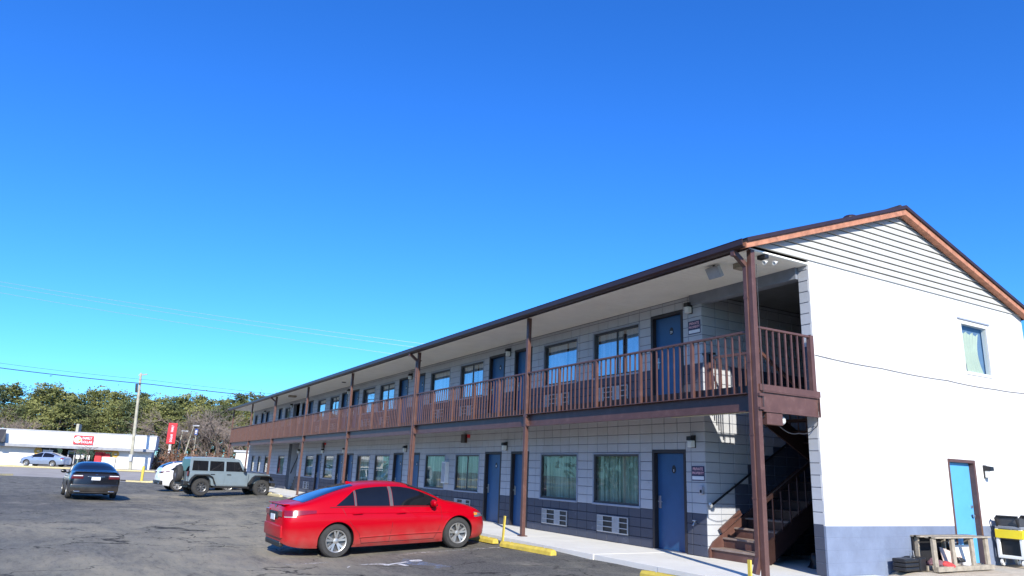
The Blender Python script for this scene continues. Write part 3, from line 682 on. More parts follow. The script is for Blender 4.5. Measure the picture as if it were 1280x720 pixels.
mb = MB(); mb.tube([(XC+.06, 1.56, .98), (XC+.06, 4.2, 2.48)], .022, 8)
for t in (0.02, .35, .7, 1): mb.beam((XC, 1.56+2.64*t, .93+1.5*t), (XC+.06, 1.56+2.64*t, .97+1.5*t), .02)
mb.build('wall_handrail', M['black'], st)
mb = MB(); mb.tube([(-2.60, 1.47, 1.02), (-2.62, 1.53, .99), (-2.68, 1.58, .96)], .03, 8); mb.build('handrail_bracket', M['lens'], st)
# bevelled kick board of raw wood on the lower stringer
mb = MB(); mb.beam((-2.64, 1.78, .50), (-2.64, 2.35, .86), .05, .10); mb.build('kick_board', M['brown'], st)
# upper guard and newel round the stair opening
mb = MB(); mb.bevbox(-2.66, -2.57, 1.53, 1.62, F2, 3.86, .006); nw = mb.build('newel_post', M['brown'], st)
mb = MB(); mb.box(-2.67, -2.56, 1.52, 1.63, 3.86, 4.02); mb.box(-2.74, -2.49, 1.5, 1.65, 4.02, 4.06); mb.build('newel_cap', M['black'], nw)
mb = MB(); mb.beam((-2.60, 1.58, 3.95), (-1.42, 1.58, 3.93), .045, .05)
for k in range(7): mb.box(-2.45+k*.16-.012, -2.45+k*.16+.012, 1.565, 1.59, F2, 3.93)
mb.build('stair_guard', M['brown'], st)
mb = MB(); mb.beam((-1.36, 1.62, 3.98), (-1.36, 4.1, 2.55), .045, .06)
for k in range(10): mb.beam((-1.36, 1.72+k*.24, 3.93-k*.139-.06), (-1.36, 1.72+k*.24, 3.0-k*.139), .02)
mb.beam((-.33, 1.62, 3.98), (-.33, 4.1, 2.55), .04, .05); mb.build('stair_railing', M['brown'], st)

# ---- doors
def door(x0, x1, z, near, sun=False):
    mb = MB(); f = .065; y = WY+.10
    # steel frame: jambs and head with a rebate, set inside the opening
    for a, b in ((x0, x0+f), (x1-f, x1)): mb.box(a, b, WY-.006, WY+.19, z+.0, z+DZ)
    mb.box(x0+f, x1-f, WY-.004, WY+.19, z+DZ-f, z+DZ-.001)
    fr_ = mb.build('door_frame', M['frame'], B)
    mb = MB(); mb.bevbox(x0+f+.004, x1-f-.004, y, y+.045, z+.015, z+DZ-f-.004, .004)
    d = mb.build('door', M['door'], B)
    mb = MB(); hx = x0+f+.075; hz = z+.98
    mb.bevbox(hx-.035, hx+.035, y-.022, y, hz-.13, hz+.13, .006); mb.beam((hx, y-.055, hz+.01), (hx+.12, y-.06, hz+.005), .02); mb.tube([(hx, y, hz+.01), (hx, y-.06, hz+.01)], .013, 8)
    mb.build('door_handle', M['steel'], d)
    mb = MB(); cx = (x0+x1)/2+.06; cz = z+1.66
    mb.prism([(math.cos(t)*.062, math.sin(t)*.075 if math.sin(t) < 0 else math.sin(t)*.10) for t in [2*math.pi*k/14 for k in range(14)]], y-.006, y-.0005, lambda a, b, c: (cx+a, c, cz+b)); pl = mb.build('number_plate', M['black'], d)
    if near:
        s_ = near; text('number', s_, .075, M['signwhite'], d, Matrix.Translation((cx, y-.008, cz-.015)) @ FRONT)
    else:
        mb = MB(); mb.box(cx-.02, cx+.02, y-.009, y-.0065, cz-.035, cz+.03); mb.build('number', M['signwhite'], d)
    mb = MB(); mb.box(x0+.01, x1-.01, WY-.02, WY+.19, z-.0, z+.014); mb.build('threshold', M['steel'], fr_)
    mb = MB(); 
    for hz in (.3, 1.0, 1.75): mb.box(x1-f-.012, x1-f+.004, y-.012, y-.0005, z+hz, z+hz+.1)
    mb.build('hinge', M['steel'], d)
for i, (a, b) in enumerate(lowdoors): door(a, b, 0, '1' if i == 0 else None)
for i, (a, b) in enumerate(updoors): door(a, b, F2, '29' if i == 0 else None)

# ---- windows
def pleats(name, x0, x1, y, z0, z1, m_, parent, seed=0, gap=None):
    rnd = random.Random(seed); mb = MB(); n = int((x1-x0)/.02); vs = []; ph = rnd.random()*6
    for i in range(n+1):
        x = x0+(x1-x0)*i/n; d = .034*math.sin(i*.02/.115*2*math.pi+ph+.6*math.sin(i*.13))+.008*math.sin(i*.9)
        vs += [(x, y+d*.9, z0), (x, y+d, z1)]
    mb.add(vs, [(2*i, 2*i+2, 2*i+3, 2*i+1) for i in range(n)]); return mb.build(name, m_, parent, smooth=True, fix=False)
def window(x0, x1, z, upper, seed):
    z0, z1 = z+WZ0, z+WZ1; yg = WY+(.075 if upper else .04)
    mb = MB(); f = .045
    for a, b in ((x0, x0+f), (x1-f, x1)): mb.box(a, b, yg-.03, yg+.04, z0, z1)
    mb.box(x0+f, x1-f, yg-.03, yg+.04, z1-f, z1); mb.box(x0+f, x1-f, yg-.03, yg+.04, z0, z0+f)
    fm = M['wfiller']
    wn = mb.build('window', fm, B)
    mb = MB(); mb.box(x0+f, x1-f, yg, yg+.006, z0+f, z1-f); mb.build('glass', M['glass_up'] if upper else M['glass'], wn)
    c = (x0+x1)/2
    if (upper and seed % 2 == 0) or (not upper and seed == 2): mb = MB(); mb.box(c-.022, c+.022, yg-.02, yg-.001, z0+f, z1-f); mb.build('mullion', fm, wn)
    mb = MB(); mb.bevbox(x0-.03, x1+.03, WY-.03, WY+.05, z0-.045, z0-.002, .006); mb.box(x0-.035, x0-.001, WY-.012, WY+.02, z0, z1+.03); mb.box(x1+.001, x1+.035, WY-.012, WY+.02, z0, z1+.03); mb.box(x0, x1, WY-.012, WY+.02, z1+.001, z1+.03)
    mb.build('window_trim', M['wtrim'], wn)
    rr = random.Random(seed)
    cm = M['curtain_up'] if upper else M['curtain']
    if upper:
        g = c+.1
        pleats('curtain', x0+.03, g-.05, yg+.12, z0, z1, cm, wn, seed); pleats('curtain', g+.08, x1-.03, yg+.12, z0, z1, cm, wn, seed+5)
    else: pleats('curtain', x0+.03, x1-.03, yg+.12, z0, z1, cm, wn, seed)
for i, (a, b) in enumerate(lowwins): window(a, b, 0, False, i)
for i, (a, b) in enumerate(upwins): window(a, b, F2, True, 40+i)

# ---- through-wall air conditioners
def ac(x0, x1, z):   # grille of slats either side of a closed panel
    z0, z1 = z+.20, z+.58; y = WY-.03
    mb = MB(); f = .022
    mb.box(x0, x1, y+.025, WY+.004, z0, z1); body = mb.build('air_conditioner', M['black'], B)
    mb = MB()
    for a, b in ((x0, x0+f), (x1-f, x1)): mb.box(a, b, y, y+.024, z0, z1)
    for c, d in ((z0, z0+f), (z1-f, z1)): mb.box(x0+f, x1-f, y, y+.024, c, d)
    w_ = x1-x0
    p1, p2 = x0+w_*.50, x0+w_*.72
    mb.box(p1, p2, y+.004, y+.024, z0+f, z1-f)                       # closed middle panel
    for zz in (z0+(z1-z0)/3, z0+(z1-z0)*2/3): mb.box(x0+f, p1, y+.002, y+.022, zz-.010, zz+.010); mb.box(p2, x1-f, y+.002, y+.022, zz-.010, zz+.010)
    mb.box(x0+w_*.17, x0+w_*.19, y+.003, y+.02, z0+f, z1-f); mb.build('grille_frame', M['acgrey'], body)
    mb = MB()
    for k in range(13): xx = x0+f+.012+k*.0135; mb.box(xx, xx+.007, y+.006, y+.02, z0+f, z1-f)
    mb.build('louvre', M['acgrey'], body, fix=False, kind='stuff'); mb = MB()
    for k in range(9): xx = p1+.02+k*(p2-p1-.04)/9; mb.box(xx, xx+.01, y, y+.0035, z0+.05, z1-.05)
    mb.build('louvre', M['acgrey'], body, fix=False, kind='stuff')
for z in (0, F2):
    for u in range(3):
        o_ = -7.92*u
        ac(-6.33+o_, -5.17+o_, z); ac(-8.80+o_, -7.62+o_, z)
ac(-30.0, -28.8, F2); ac(-32.5, -31.3, F2); ac(-33.9, -32.7, 0)

# ---- gable door and window
mb = MB(); a, b, c, d = GD
mb.box(-.16, .010, a, a+.05, c, d); mb.box(-.16, .014, b-.06, b, c, d); mb.box(-.16, .014, a+.05, b-.06, d-.06, d); gf = mb.build('door_frame', M['brown'], B)
mb = MB(); mb.bevbox(-.13, -.088, a+.052, b-.062, c+.01, d-.062, .004); gd = mb.build('door', M['doorsun'], B, label='sunlit blue door in the white gable wall')
mb = MB()
for z in (.98, 1.16): mb.lathe([(.0, .055), (.03, .05), (.03, .03), (.014, .025), (.014, 0), (.035, 0)] if z < 1 else [(0, .02), (.028, .02), (.03, 0)], 12, Matrix.Translation((-.088, b-.14, z)) @ Matrix.Rotation(math.pi/2, 4, 'Y'))
mb.build('door_knob', M['steel'], gd)
a, b, c, d = GW
mb = MB(); f = .06
mb.box(-.10, .008, a, a+f, c, d); mb.box(-.10, .012, b-f, b, c, d); mb.box(-.10, .012, a+f, b-f, d-f, d); mb.box(-.10, .02, a+f, b-f, c, c+f)
gw = mb.build('window', M['siding'], B, label='white framed window high in the gable wall with tied white curtain')
mb = MB(); mb.box(-.025, -.02, a+f, b-f, c+f, d-f); mb.build('glass', M['glass_clear'], gw)
mb = MB(); mb.box(-.041, .03, a-.06, b+.08, d+.03, d+.06); mb.build('drip_cap', M['wtrim'], gw)
mb = MB(); vs = []; n = 40
for i in range(n+1):
    t = i/n
    for k in range(9):
        q = k/8; s = q*q
        y_ = (a+.08)+(b-a-.34)*t*(1-.25*math.sin(q*math.pi*.9)) + .18*q*(1-t*.2); vs.append((-.075+.012*math.sin(t*38+q*3), y_, d-.22-(d-c-.27)*q+.03*math.sin(t*20)*(1-q)))
mb.add(vs, [(i*9+k, (i+1)*9+k, (i+1)*9+k+1, i*9+k+1) for i in range(n) for k in range(8)]); mb.build('curtain', M['curtain_w'], gw, smooth=True, fix=False)
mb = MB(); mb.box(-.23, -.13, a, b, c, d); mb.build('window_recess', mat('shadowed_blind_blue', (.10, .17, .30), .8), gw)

mb = MB(); r_ = random.Random(12)
for k in range(9):
    T_ = Matrix.Translation((.0005, 2.0+k*.72+r_.uniform(-.1, .1), 3.02+r_.uniform(-.06, .06))) @ Matrix.Rotation(math.pi/2, 4, 'Y'); mb.lathe([(.014, 0), (.012, .008), (0, .01)], 7, T_)
mb.build('anchor_bolts', M['acgrey'], B, kind='stuff')
# ---- pavement
mb = MB(); vs = []
sl_ = MB(); xs_ = [1.0] + [x for x in np.arange(0, -52.5, -1.83)]
pave = link('pavement', MB().mesh('pavement', M['concrete']), None, kind='structure')
rr = random.Random(3)
for i in range(len(xs_)-1):
    xa, xb = xs_[i+1]+.004, xs_[i]-.004; mb = MB(); e0 = -.60+.03*rr.random(); dz = rr.uniform(-.002, .002)
    mb.bevbox(xa, xb, e0, WY-.001 if xb < 0 else WY+1.2, -.40, dz, .008)
    mb.build('paving_slab', M['concrete'], pave)
mb = MB(); mb.box(-2.70, -.245, WY, 5.5, -.4, -.004); mb.build('stairwell_floor', M['concrete'], pave)
# sloping sandy apron beside the gable wall with a broken front edge
mb = MB(); vs = []; fs = []; nx, ny = 24, 40
for j in range(ny+1):
    for i in range(nx+1):
        x = .002+3.2*i/nx; y = 3.0+9*j/ny
        e = noise.noise(Vector((x*1.7, 0, 1)))*.25
        yy = y + (e if j == 0 else 0)
        h = .03+.03*(y-3)/5+.02*noise.noise(Vector((x*2.2, y*2.2, 3))) - (.10 if j == 0 else 0)
        if j < 5: h += .05*max(0, noise.noise(Vector((x*4, y*4, 9))))
        if i == nx: h -= .15
        vs.append((x, yy, h))
for j in range(ny):
    for i in range(nx): q = j*(nx+1)+i; fs.append((q, q+1, q+nx+2, q+nx+1))
mb.add(vs, fs); mb.build('concrete_apron', M['apron'], smooth=True, fix=False, kind='structure')
mb = MB(); mb.box(.002, 12, -.0, 3.2, -.4, -.035); mb.build('side_path', M['concrete'], kind='structure')

# ================================================================== cars
def pchip(xs, ys):
    xs = np.array(xs, float); ys = np.array(ys, float); h = np.diff(xs); d = np.diff(ys)/h; mm = np.zeros(len(xs))
    mm[0], mm[-1] = d[0], d[-1]
    for i in range(1, len(xs)-1):
        if d[i-1]*d[i] > 0:
            w1, w2 = 2*h[i]+h[i-1], h[i]+2*h[i-1]; mm[i] = (w1+w2)/(w1/d[i-1]+w2/d[i])
    def f(x):
        x = min(max(x, xs[0]), xs[-1]); i = min(int(np.searchsorted(xs, x, 'right'))-1, len(xs)-2); t = (x-xs[i])/h[i]
        return float((2*t**3-3*t**2+1)*ys[i]+(t**3-2*t**2+t)*h[i]*mm[i]+(-2*t**3+3*t**2)*ys[i+1]+(t**3-t**2)*h[i]*mm[i+1])
    return f
def curve(pts): return pchip([p[0] for p in pts], [p[1] for p in pts])

def wheel(parent, x, y, r, width, side, style, rimr, rimcol):
    """wheel as a part: tyre mesh with rim and hub as sub-parts"""
    T = Matrix.Translation((x, y, r)) @ Matrix.Rotation(-side*math.pi/2, 4, 'X')   # local +Z points outward
    hw = width/2
    mb = MB(); mb.lathe([(rimr, -hw*.8), (rimr+.01, -hw), (r-.035, -hw), (r-.008, -hw*.72), (r, -hw*.4), (r, hw*.4), (r-.008, hw*.72), (r-.035, hw), (rimr+.02, hw), (rimr, hw*.8)], 40, T)
    ty = mb.build('wheel', M['tyre'], parent, smooth=True)
    mb = MB(); mb.lathe([(rimr, -hw*.8), (rimr, hw*.86), (rimr-.006, hw*.92), (rimr-.022, hw*.86), (rimr-.03, hw*.3), (rimr-.04, -hw*.8)], 40, T); 
    n, w0, w1 = style
    for k in range(n):
        for off in ((-.10, .10) if n == 5 else (0,)):
            a = 2*math.pi*k/n+.3; ca = a+off*.6; cb = a+off*1.9
            p0 = Vector((math.cos(ca)*.045, math.sin(ca)*.045, hw*.62)); p1 = Vector((math.cos(cb)*(rimr-.015), math.sin(cb)*(rimr-.015), hw*.80))
            d = (p1-p0).normalized(); s_ = d.cross(Vector((0, 0, 1))).normalized()
            vs = [p0-s_*w0, p0+s_*w0, p1+s_*w1, p1-s_*w1]; vs = [T @ v for v in vs] + [T @ (v-Vector((0, 0, .03))) for v in vs]
            mb.add(vs, [(0, 1, 2, 3), (0, 4, 5, 1), (1, 5, 6, 2), (2, 6, 7, 3), (3, 7, 4, 0)])
    mb.lathe([(0, hw*.70), (.03, hw*.69), (.055, hw*.62), (.065, hw*.4)], 20, T)
    mb.build('rim', M[rimcol], ty, smooth=True)
    mb = MB(); mb.lathe([(0, hw*.05), (rimr-.035, hw*.05)], 24, T); mb.build('brake_disc', M['rimdark'], ty)
    return ty

class Loft:
    """car body from curves along its length (x from the rear axle, forwards)"""
    def __init__(s, x0, x1, zt, zb, z0, W, tumble=.36, n=3.4, m=5.5, ws=None):
        s.x0, s.x1 = x0, x1; s.zt, s.zb, s.z0, s.W = map(curve, (zt, zb, z0, W)); s.tum = tumble; s.n, s.m = n, m
        s.g = curve([(0, .86), (.12, .93), (.28, .953), (.42, .984), (.62, 1.0), (.74, 1.0), (.86, .978), (1, .942)]) if ws is None else curve(ws)
    def Wu(s, x, z): return s.W(x)*s.g(1) - s.tum*(z-s.zb(x))
    def y(s, x, z):
        zb, zt, z0 = s.zb(x), s.zt(x), s.z0(x)
        if z <= zb: return s.W(x)*s.g(max(0, (z-z0)/(zb-z0)))
        t = min((z-zb)/max(zt-zb, 1e-4), 1); return s.Wu(x, z)*max(1-t**s.m, 0)**(1/s.n)
    def z(s, x, y):
        zb, zt = s.zb(x), s.zt(x); z = zt
        for _ in range(4):
            q = min(abs(y)/max(s.Wu(x, z), .05), .9999); z = zb+(zt-zb)*(1-q**s.n)**(1/s.m)
        return z
    def ring(s, x):
        zb, zt, z0 = s.zb(x), s.zt(x), s.z0(x); pts = [(0, z0), (s.W(x)*.5, z0), (s.W(x)*.82, z0)]
        for i in range(9): z = z0+(zb-z0)*i/9; pts.append((s.y(x, z), z))
        for i in range(15):
            a = math.pi/2*(i/14)
            t = math.sin(a)**(2/s.m) if i else 0; z = zb+(zt-zb)*t; pts.append((max(s.Wu(x, z), .02)*max(math.cos(a), 0)**(2/s.n) if i < 14 else 0, z))
        return pts
    def body(s, dx=.045):
        mb = MB(); n = int((s.x1-s.x0)/dx); xs = [s.x0+(s.x1-s.x0)*i/n for i in range(n+1)]; vs = []
        for x in xs:
            r = s.ring(x); full = [(x, y, z) for y, z in r] + [(x, -y, z) for y, z in r[-2:0:-1]]; vs += full; k = len(full)
        fs = [(i*k+j, i*k+(j+1) % k, (i+1)*k+(j+1) % k, (i+1)*k+j) for i in range(n) for j in range(k)]
        fs += [tuple(range(k))[::-1], tuple(n*k+j for j in range(k))]
        mb.add(vs, fs); return mb
    def side(s, mb, xs, zlo, zhi, side, off=.006, nz=6, thick=True):
        """patch on the body side following its curvature"""
        vs = []; 
        for x in xs:
            for k in range(nz+1):
                a, b = zlo(x), zhi(x); z = a+(b-a)*k/nz; vs.append((x, side*(s.y(x, z)+off), z))
        mb.add(vs, [(i*(nz+1)+k, (i+1)*(nz+1)+k, (i+1)*(nz+1)+k+1, i*(nz+1)+k+1) for i in range(len(xs)-1) for k in range(nz)])
    def top(s, mb, xs, yh, off=.005, ny=12):
        vs = []
        for x in xs:
            w_ = yh(x)
            for k in range(ny+1): y = -w_+2*w_*k/ny; vs.append((x, y, s.z(x, y)+off))
        mb.add(vs, [(i*(ny+1)+k, (i+1)*(ny+1)+k, (i+1)*(ny+1)+k+1, i*(ny+1)+k+1) for i in range(len(xs)-1) for k in range(ny)])
    def line(s, mb, pts, side, w_=.007, off=.0035):
        """narrow dark shut line laid in the panel gap"""
        P = [Vector((x, side*(s.y(x, z)+off), z)) for x, z in pts]
        mb.tube(P, w_/2, 4, cap=False)
def cut_arches(me, wheels, r, W, depth, paint, dark):
    o = bpy.data.objects.new('tmp', me); COL.objects.link(o); me.materials.clear(); me.materials.append(paint); me.materials.append(dark)
    tools = []
    for x, zc in wheels:
        for s in (-1, 1):
            mb = MB(); T = Matrix.Translation((x, s*(W+.1), zc)) @ Matrix.Rotation(s*math.pi/2, 4, 'X')
            mb.lathe([(0, 0), (r, 0), (r, depth+.1), (0, depth+.1)], 36, T); c = mb.mesh('c', [paint, dark]); 
            bm = bmesh.new(); bm.from_mesh(c); bmesh.ops.remove_doubles(bm, verts=bm.verts[:], dist=1e-5); bmesh.ops.recalc_face_normals(bm, faces=bm.faces[:]); bm.to_mesh(c); bm.free()
            c.polygons.foreach_set('material_index', [1]*len(c.polygons))
            t = bpy.data.objects.new('c', c); COL.objects.link(t); tools.append(t)
            md = o.modifiers.new('b', 'BOOLEAN'); md.object = t; md.operation = 'DIFFERENCE'; md.solver = 'EXACT'
    dg = bpy.context.evaluated_depsgraph_get(); res = bpy.data.meshes.new_from_object(o.evaluated_get(dg))
    for t in tools + [o]: bpy.data.objects.remove(t)
    res.shade_smooth(); res.set_sharp_from_angle(angle=R(38)); return res
def frange(a, b, n): return [a+(b-a)*i/n for i in range(n+1)]

def sedan(name, label, cat, loc, head, paint, P, group=None):
    L = P['loft']; wb = P['wb']; r = P['r']; W = P['W']
    t = thing(name, label, cat, loc, head, group)
    off = Matrix.Translation((-wb/2, 0, 0))          # empty sits at the middle of the wheelbase
    root = t
    def put(o): return o
    me = cut_arches(L.body().mesh('body', [paint, M['trim']]), [(0, r-.0), (wb, r-.0)], r+.045, W, .30, paint, M['trim'])
    made = []
    def link_(name, m_, parent=None, **k): o = m_; return o
    body = link('body', me, t)
    parts = [body]
    # glass on the sides
    gl = P['glass']
    for s in (-1, 1):
        for (xa, xb, lo, hi, nm) in gl:
            mb = MB(); L.side(mb, frange(xa, xb, 14), lo, hi, s); parts.append(mb.build(nm, M['carglass'], t, smooth=True, fix=False))
        mb = MB()
        for ln in P['lines']: L.line(mb, ln, s)
        parts.append(mb.build('door_gap', M['trim'], t, fix=False))
        for (x, z) in P['handles']:
            mb = MB(); y = L.y(x, z); mb.tube([(x-.11, s*(y+.004), z), (x-.09, s*(y+.028), z+.004), (x+.07, s*(y+.028), z+.006), (x+.10, s*(y+.004), z+.004)], .013, 8); parts.append(mb.build('door_handle', paint, t, smooth=True))
        x, z = P['mirror']; y = L.y(x, z)
        mb = MB(); mb.lathe([(0, -.10), (.05, -.085), (.075, -.03), (.078, .03), (.055, .075), (0, .09)], 14, Matrix.Translation((x, s*(y+.13), z+.075)) @ Matrix.Rotation(s*math.pi/2, 4, 'X') @ Matrix.Diagonal((.8, 1, 1.1, 1)))
        mr_ = mb.build('wing_mirror', paint if P.get('mirrorpaint') else M['trim'], t, smooth=True); mb = MB(); mb.beam((x+.02, s*(y-.01), z+.02), (x+.01, s*(y+.08), z+.05), .035, .05); mb.build('mirror_arm', M['trim'], mr_)
        # sill and belt trims
        mb = MB(); xs = frange(r+.11, wb-r-.11, 16); L.side(mb, xs, lambda x: L.z0(x)-.0, lambda x: L.z0(x)+.05, s, .012, 2); parts.append(mb.build('sill', P.get('sill', M['trim']), t, smooth=True, fix=False))
        for x in (0, wb):
            # rolled wheel arch lip following the side
            mb = MB(); pts = []
            for k in range(25):
                a = math.pi*(k/24)*1.12-.06*math.pi; px, pz = x+(r+.052)*math.cos(a), r+(r+.052)*math.sin(a)
                if pz < L.z0(px)+.02: continue
                pts.append((px, s*(L.y(px, pz)+.001), pz))
            mb.tube(pts, .011, 6); parts.append(mb.build('wheel_arch', P.get('arch', paint), t, smooth=True))
    for x in (0, wb):
        for s in (-1, 1): parts.append(wheel(t, x, s*(W-.125), r, .215, s, P['spokes'], P['rimr'], P['rimcol']))
    mb = MB(); a, b = P['rearglass']; L.top(mb, frange(a, b, 14), P['rgw'], .006); parts.append(mb.build('rear_window', M['carglass'], t, smooth=True, fix=False))
    mb = MB(); a, b = P['frontglass']; L.top(mb, frange(a, b, 14), P['fgw'], .006); parts.append(mb.build('windscreen', M['carglass'], t, smooth=True, fix=False))
    P['extra'](t, L, parts)
    if P.get('pitch'): t.rotation_euler = (0, P['pitch'], head)
    # shift everything so the empty is centred
    for c in [o for o in bpy.data.objects if o.parent == t]: c.location.x -= wb/2
    return t

def std_glass(L, front_lo, rear_tip, bpost, qpost, front_tip, belt=.025, head=.085, rearlo=None):
    """front door, rear door and quarter windows under the roof line"""
    hi = lambda x: max(min(L.zt(x)-head, hi_cap(x)), lo(x)+.004)
    lo = lambda x: L.zb(x)+belt
    hi_cap = lambda x: 9
    return [(bpost+.035, front_tip, lo, hi, 'side_window'), (qpost+.025, bpost-.035, lo, hi, 'side_window'), (rear_tip, qpost-.025, lo, hi, 'quarter_window')]

# ---- red saloon, nose to the building
Lr = Loft(-1.02, 3.55,
    zt=[(-1.02, .93), (-1.0, 1.0), (-.93, 1.045), (-.8, 1.065), (-.6, 1.10), (-.3, 1.195), (0, 1.29), (.3, 1.365), (.65, 1.42), (1.0, 1.435), (1.3, 1.43), (1.6, 1.39), (1.85, 1.315), (2.15, 1.185), (2.42, 1.05), (2.6, 1.0), (2.9, .935), (3.2, .845), (3.4, .74), (3.5, .64), (3.55, .55)],
    zb=[(-1.02, .80), (-.9, .90), (-.5, .95), (0, .955), (1, .925), (2.0, .89), (2.6, .83), (3.0, .76), (3.4, .62), (3.55, .50)],
    z0=[(-1.02, .34), (-.9, .28), (-.6, .22), (0, .19), (2.7, .17), (3.2, .19), (3.45, .22), (3.55, .26)],
    W=[(-1.02, .66), (-.98, .74), (-.88, .81), (-.6, .865), (-.2, .893), (.3, .90), (2.4, .90), (2.85, .885), (3.15, .84), (3.35, .74), (3.48, .60), (3.55, .44)], tumble=.40)
def red_extra(t, L, parts):
    # tail lamps wrapping the corner
    for s in (-1, 1):
        mb = MB(); lo = lambda x: .815+.03*(x+1.0)/.45; hi = lambda x: .945-.03*max(0, (x+.7))/.3
        L.side(mb, frange(-1.0, -.42, 12), lambda x: .82+.055*max(0, (x+1.0)/.6), lambda x: .94-.015*max(0, (x+1.0)/.6), s, .010, 4); mb.build('tail_lamp', M['tail'], t, smooth=True, fix=False)
        mb = MB(); L.side(mb, frange(-1.0, -.80, 5), lambda x: .812, lambda x: .826, s, .013, 1); mb.build('reversing_lamp', M['reverse'], t, smooth=True, fix=False)
        for xa, xb in ((1.125, 1.195),):
            mb = MB(); L.side(mb, frange(xa, xb, 3), lambda x: L.zb(x)+.03, lambda x: L.zt(x)-.10, s, .007); mb.build('door_pillar', M['pillar'], t, smooth=True, fix=False)
        mb = MB(); L.side(mb, frange(.365, .405, 2), lambda x: L.zb(x)+.03, lambda x: L.zt(x)-.11, s, .007); mb.build('door_pillar', M['chrome2'], t, smooth=True, fix=False)
        mb = MB(); mb.bevbox(-1.035, -1.005, s*.36 if s > 0 else -.64, s*.64 if s > 0 else -.36, .82, .93, .008); mb.build('tail_lamp', M['tail'], t)
        mb = MB(); L.side(mb, frange(3.12, 3.50, 10), lambda x: .64-.02*(x-3.1), lambda x: .745-.25*(x-3.12)**1.2, s, .008, 4); mb.build('headlight', M['headl'], t, smooth=True, fix=False)
        mb = MB(); L.side(mb, frange(3.12, 3.22, 5), lambda x: .68, lambda x: .725, s, .013, 2); mb.build('indicator', M['amber'], t, smooth=True, fix=False)
        # chrome strip below the glass and feature crease on the doors
        mb = MB(); mb.tube([(x, s*(L.y(x, L.zb(x)+.012)+.006), L.zb(x)+.012) for x in frange(-.15, 2.2, 16)], .006, 5); mb.build('belt_trim', M['trim'], t)
        mb = MB(); mb.tube([(x, s*(L.y(x, .40+.0*x)+.004), .36+.02*math.sin(x)) for x in frange(.48, 2.3, 12)], .014, 6); mb.build('door_moulding', M['carred'], t, smooth=True)
        mb = MB(); mb.tube([(x, s*(L.y(x, z)+.0), z) for x, z in ((-.72, .845), (-.3, .865), (.5, .835), (1.5, .80), (2.4, .775), (3.0, .72))], .010, 6); mb.build('shoulder_crease', M['carred'], t, smooth=True)
    mb = MB(); mb.bevbox(-1.045, -1.0, -.33, .33, .78, .90, .01); rc = mb.build('number_plate_recess', M['trim'], t)
    mb = MB(); mb.box(-1.056, -1.046, -.15, .15, .735, .845); mb.build('number_plate', M['plate'], rc)
    mb = MB(); mb.bevbox(-1.04, -.95, -.56, .56, .25, .36, .03); mb.build('rear_valance', M['trim'], t)
    mb = MB(); mb.bevbox(-1.055, -.90, -.66, .66, .42, .66, .03); mb.build('rear_bumper', M['carred'], t, smooth=True)
    mb = MB(); mb.bevbox(-1.0, -.88, -.60, .60, 1.03, 1.052, .010); mb.build('boot_lip', M['carred'], t, smooth=True)
    mb = MB(); mb.prism([(.62, 1.395), (.44, 1.36), (.42, 1.435), (.46, 1.44)], -.015, .015, lambda a, b, c: (a, c, b)); mb.build('roof_aerial', M['carred'], t)
    mb = MB(); mb.bevbox(3.46, 3.575, -.42, .42, .26, .60, .03); mb.build('front_grille', M['trim'], t)
    mb = MB(); mb.lathe([(0, .012), (.045, .008), (.05, 0)], 14, Matrix.Translation((-1.0, 0, .985)) @ Matrix.Rotation(-math.pi/2, 4, 'Y')); mb.build('boot_badge', M['chrome'], t)
sedan('parked_car', 'bright red saloon parked nose-in to the walkway near the blue doors', 'car', (-7.30, -3.51, -.235), R(91.5), M['carred'],
    dict(pitch=R(-2.9), loft=Lr, wb=2.70, r=.325, W=.90, spokes=(5, .016, .022), rimr=.215, rimcol='rim',
         glass=[(1.20, 2.22, lambda x: Lr.zb(x)+.03, lambda x: max(Lr.zt(x)-.10, Lr.zb(x)+.035), 'side_window'), (.41, 1.12, lambda x: Lr.zb(x)+.03, lambda x: Lr.zt(x)-.10, 'side_window'), (-.02, .36, lambda x: Lr.zb(x)+.035, lambda x: max(Lr.zb(x)+.04, min(Lr.zt(x)-.11, Lr.zb(x)+.04+(x+.02)*.72)), 'quarter_window')],
         lines=[[(2.28, .90), (2.30, .7), (2.24, .45), (2.14, .26)], [(1.16, .93), (1.17, .6), (1.12, .26)], [(.10, .95), (.16, .83), (.30, .62), (.46, .45), (.52, .27)], [(.52, .255), (2.14, .25)]],
         handles=[(1.36, .80), (.42, .825)], mirror=(2.06, .90), mirrorpaint=True, sill=M['carred'],
         rearglass=(-.66, .42), rgw=lambda x: .50+.12*(.42-x)/.9, frontglass=(1.62, 2.50), fgw=lambda x: .58+.12*(x-1.6), extra=red_extra))

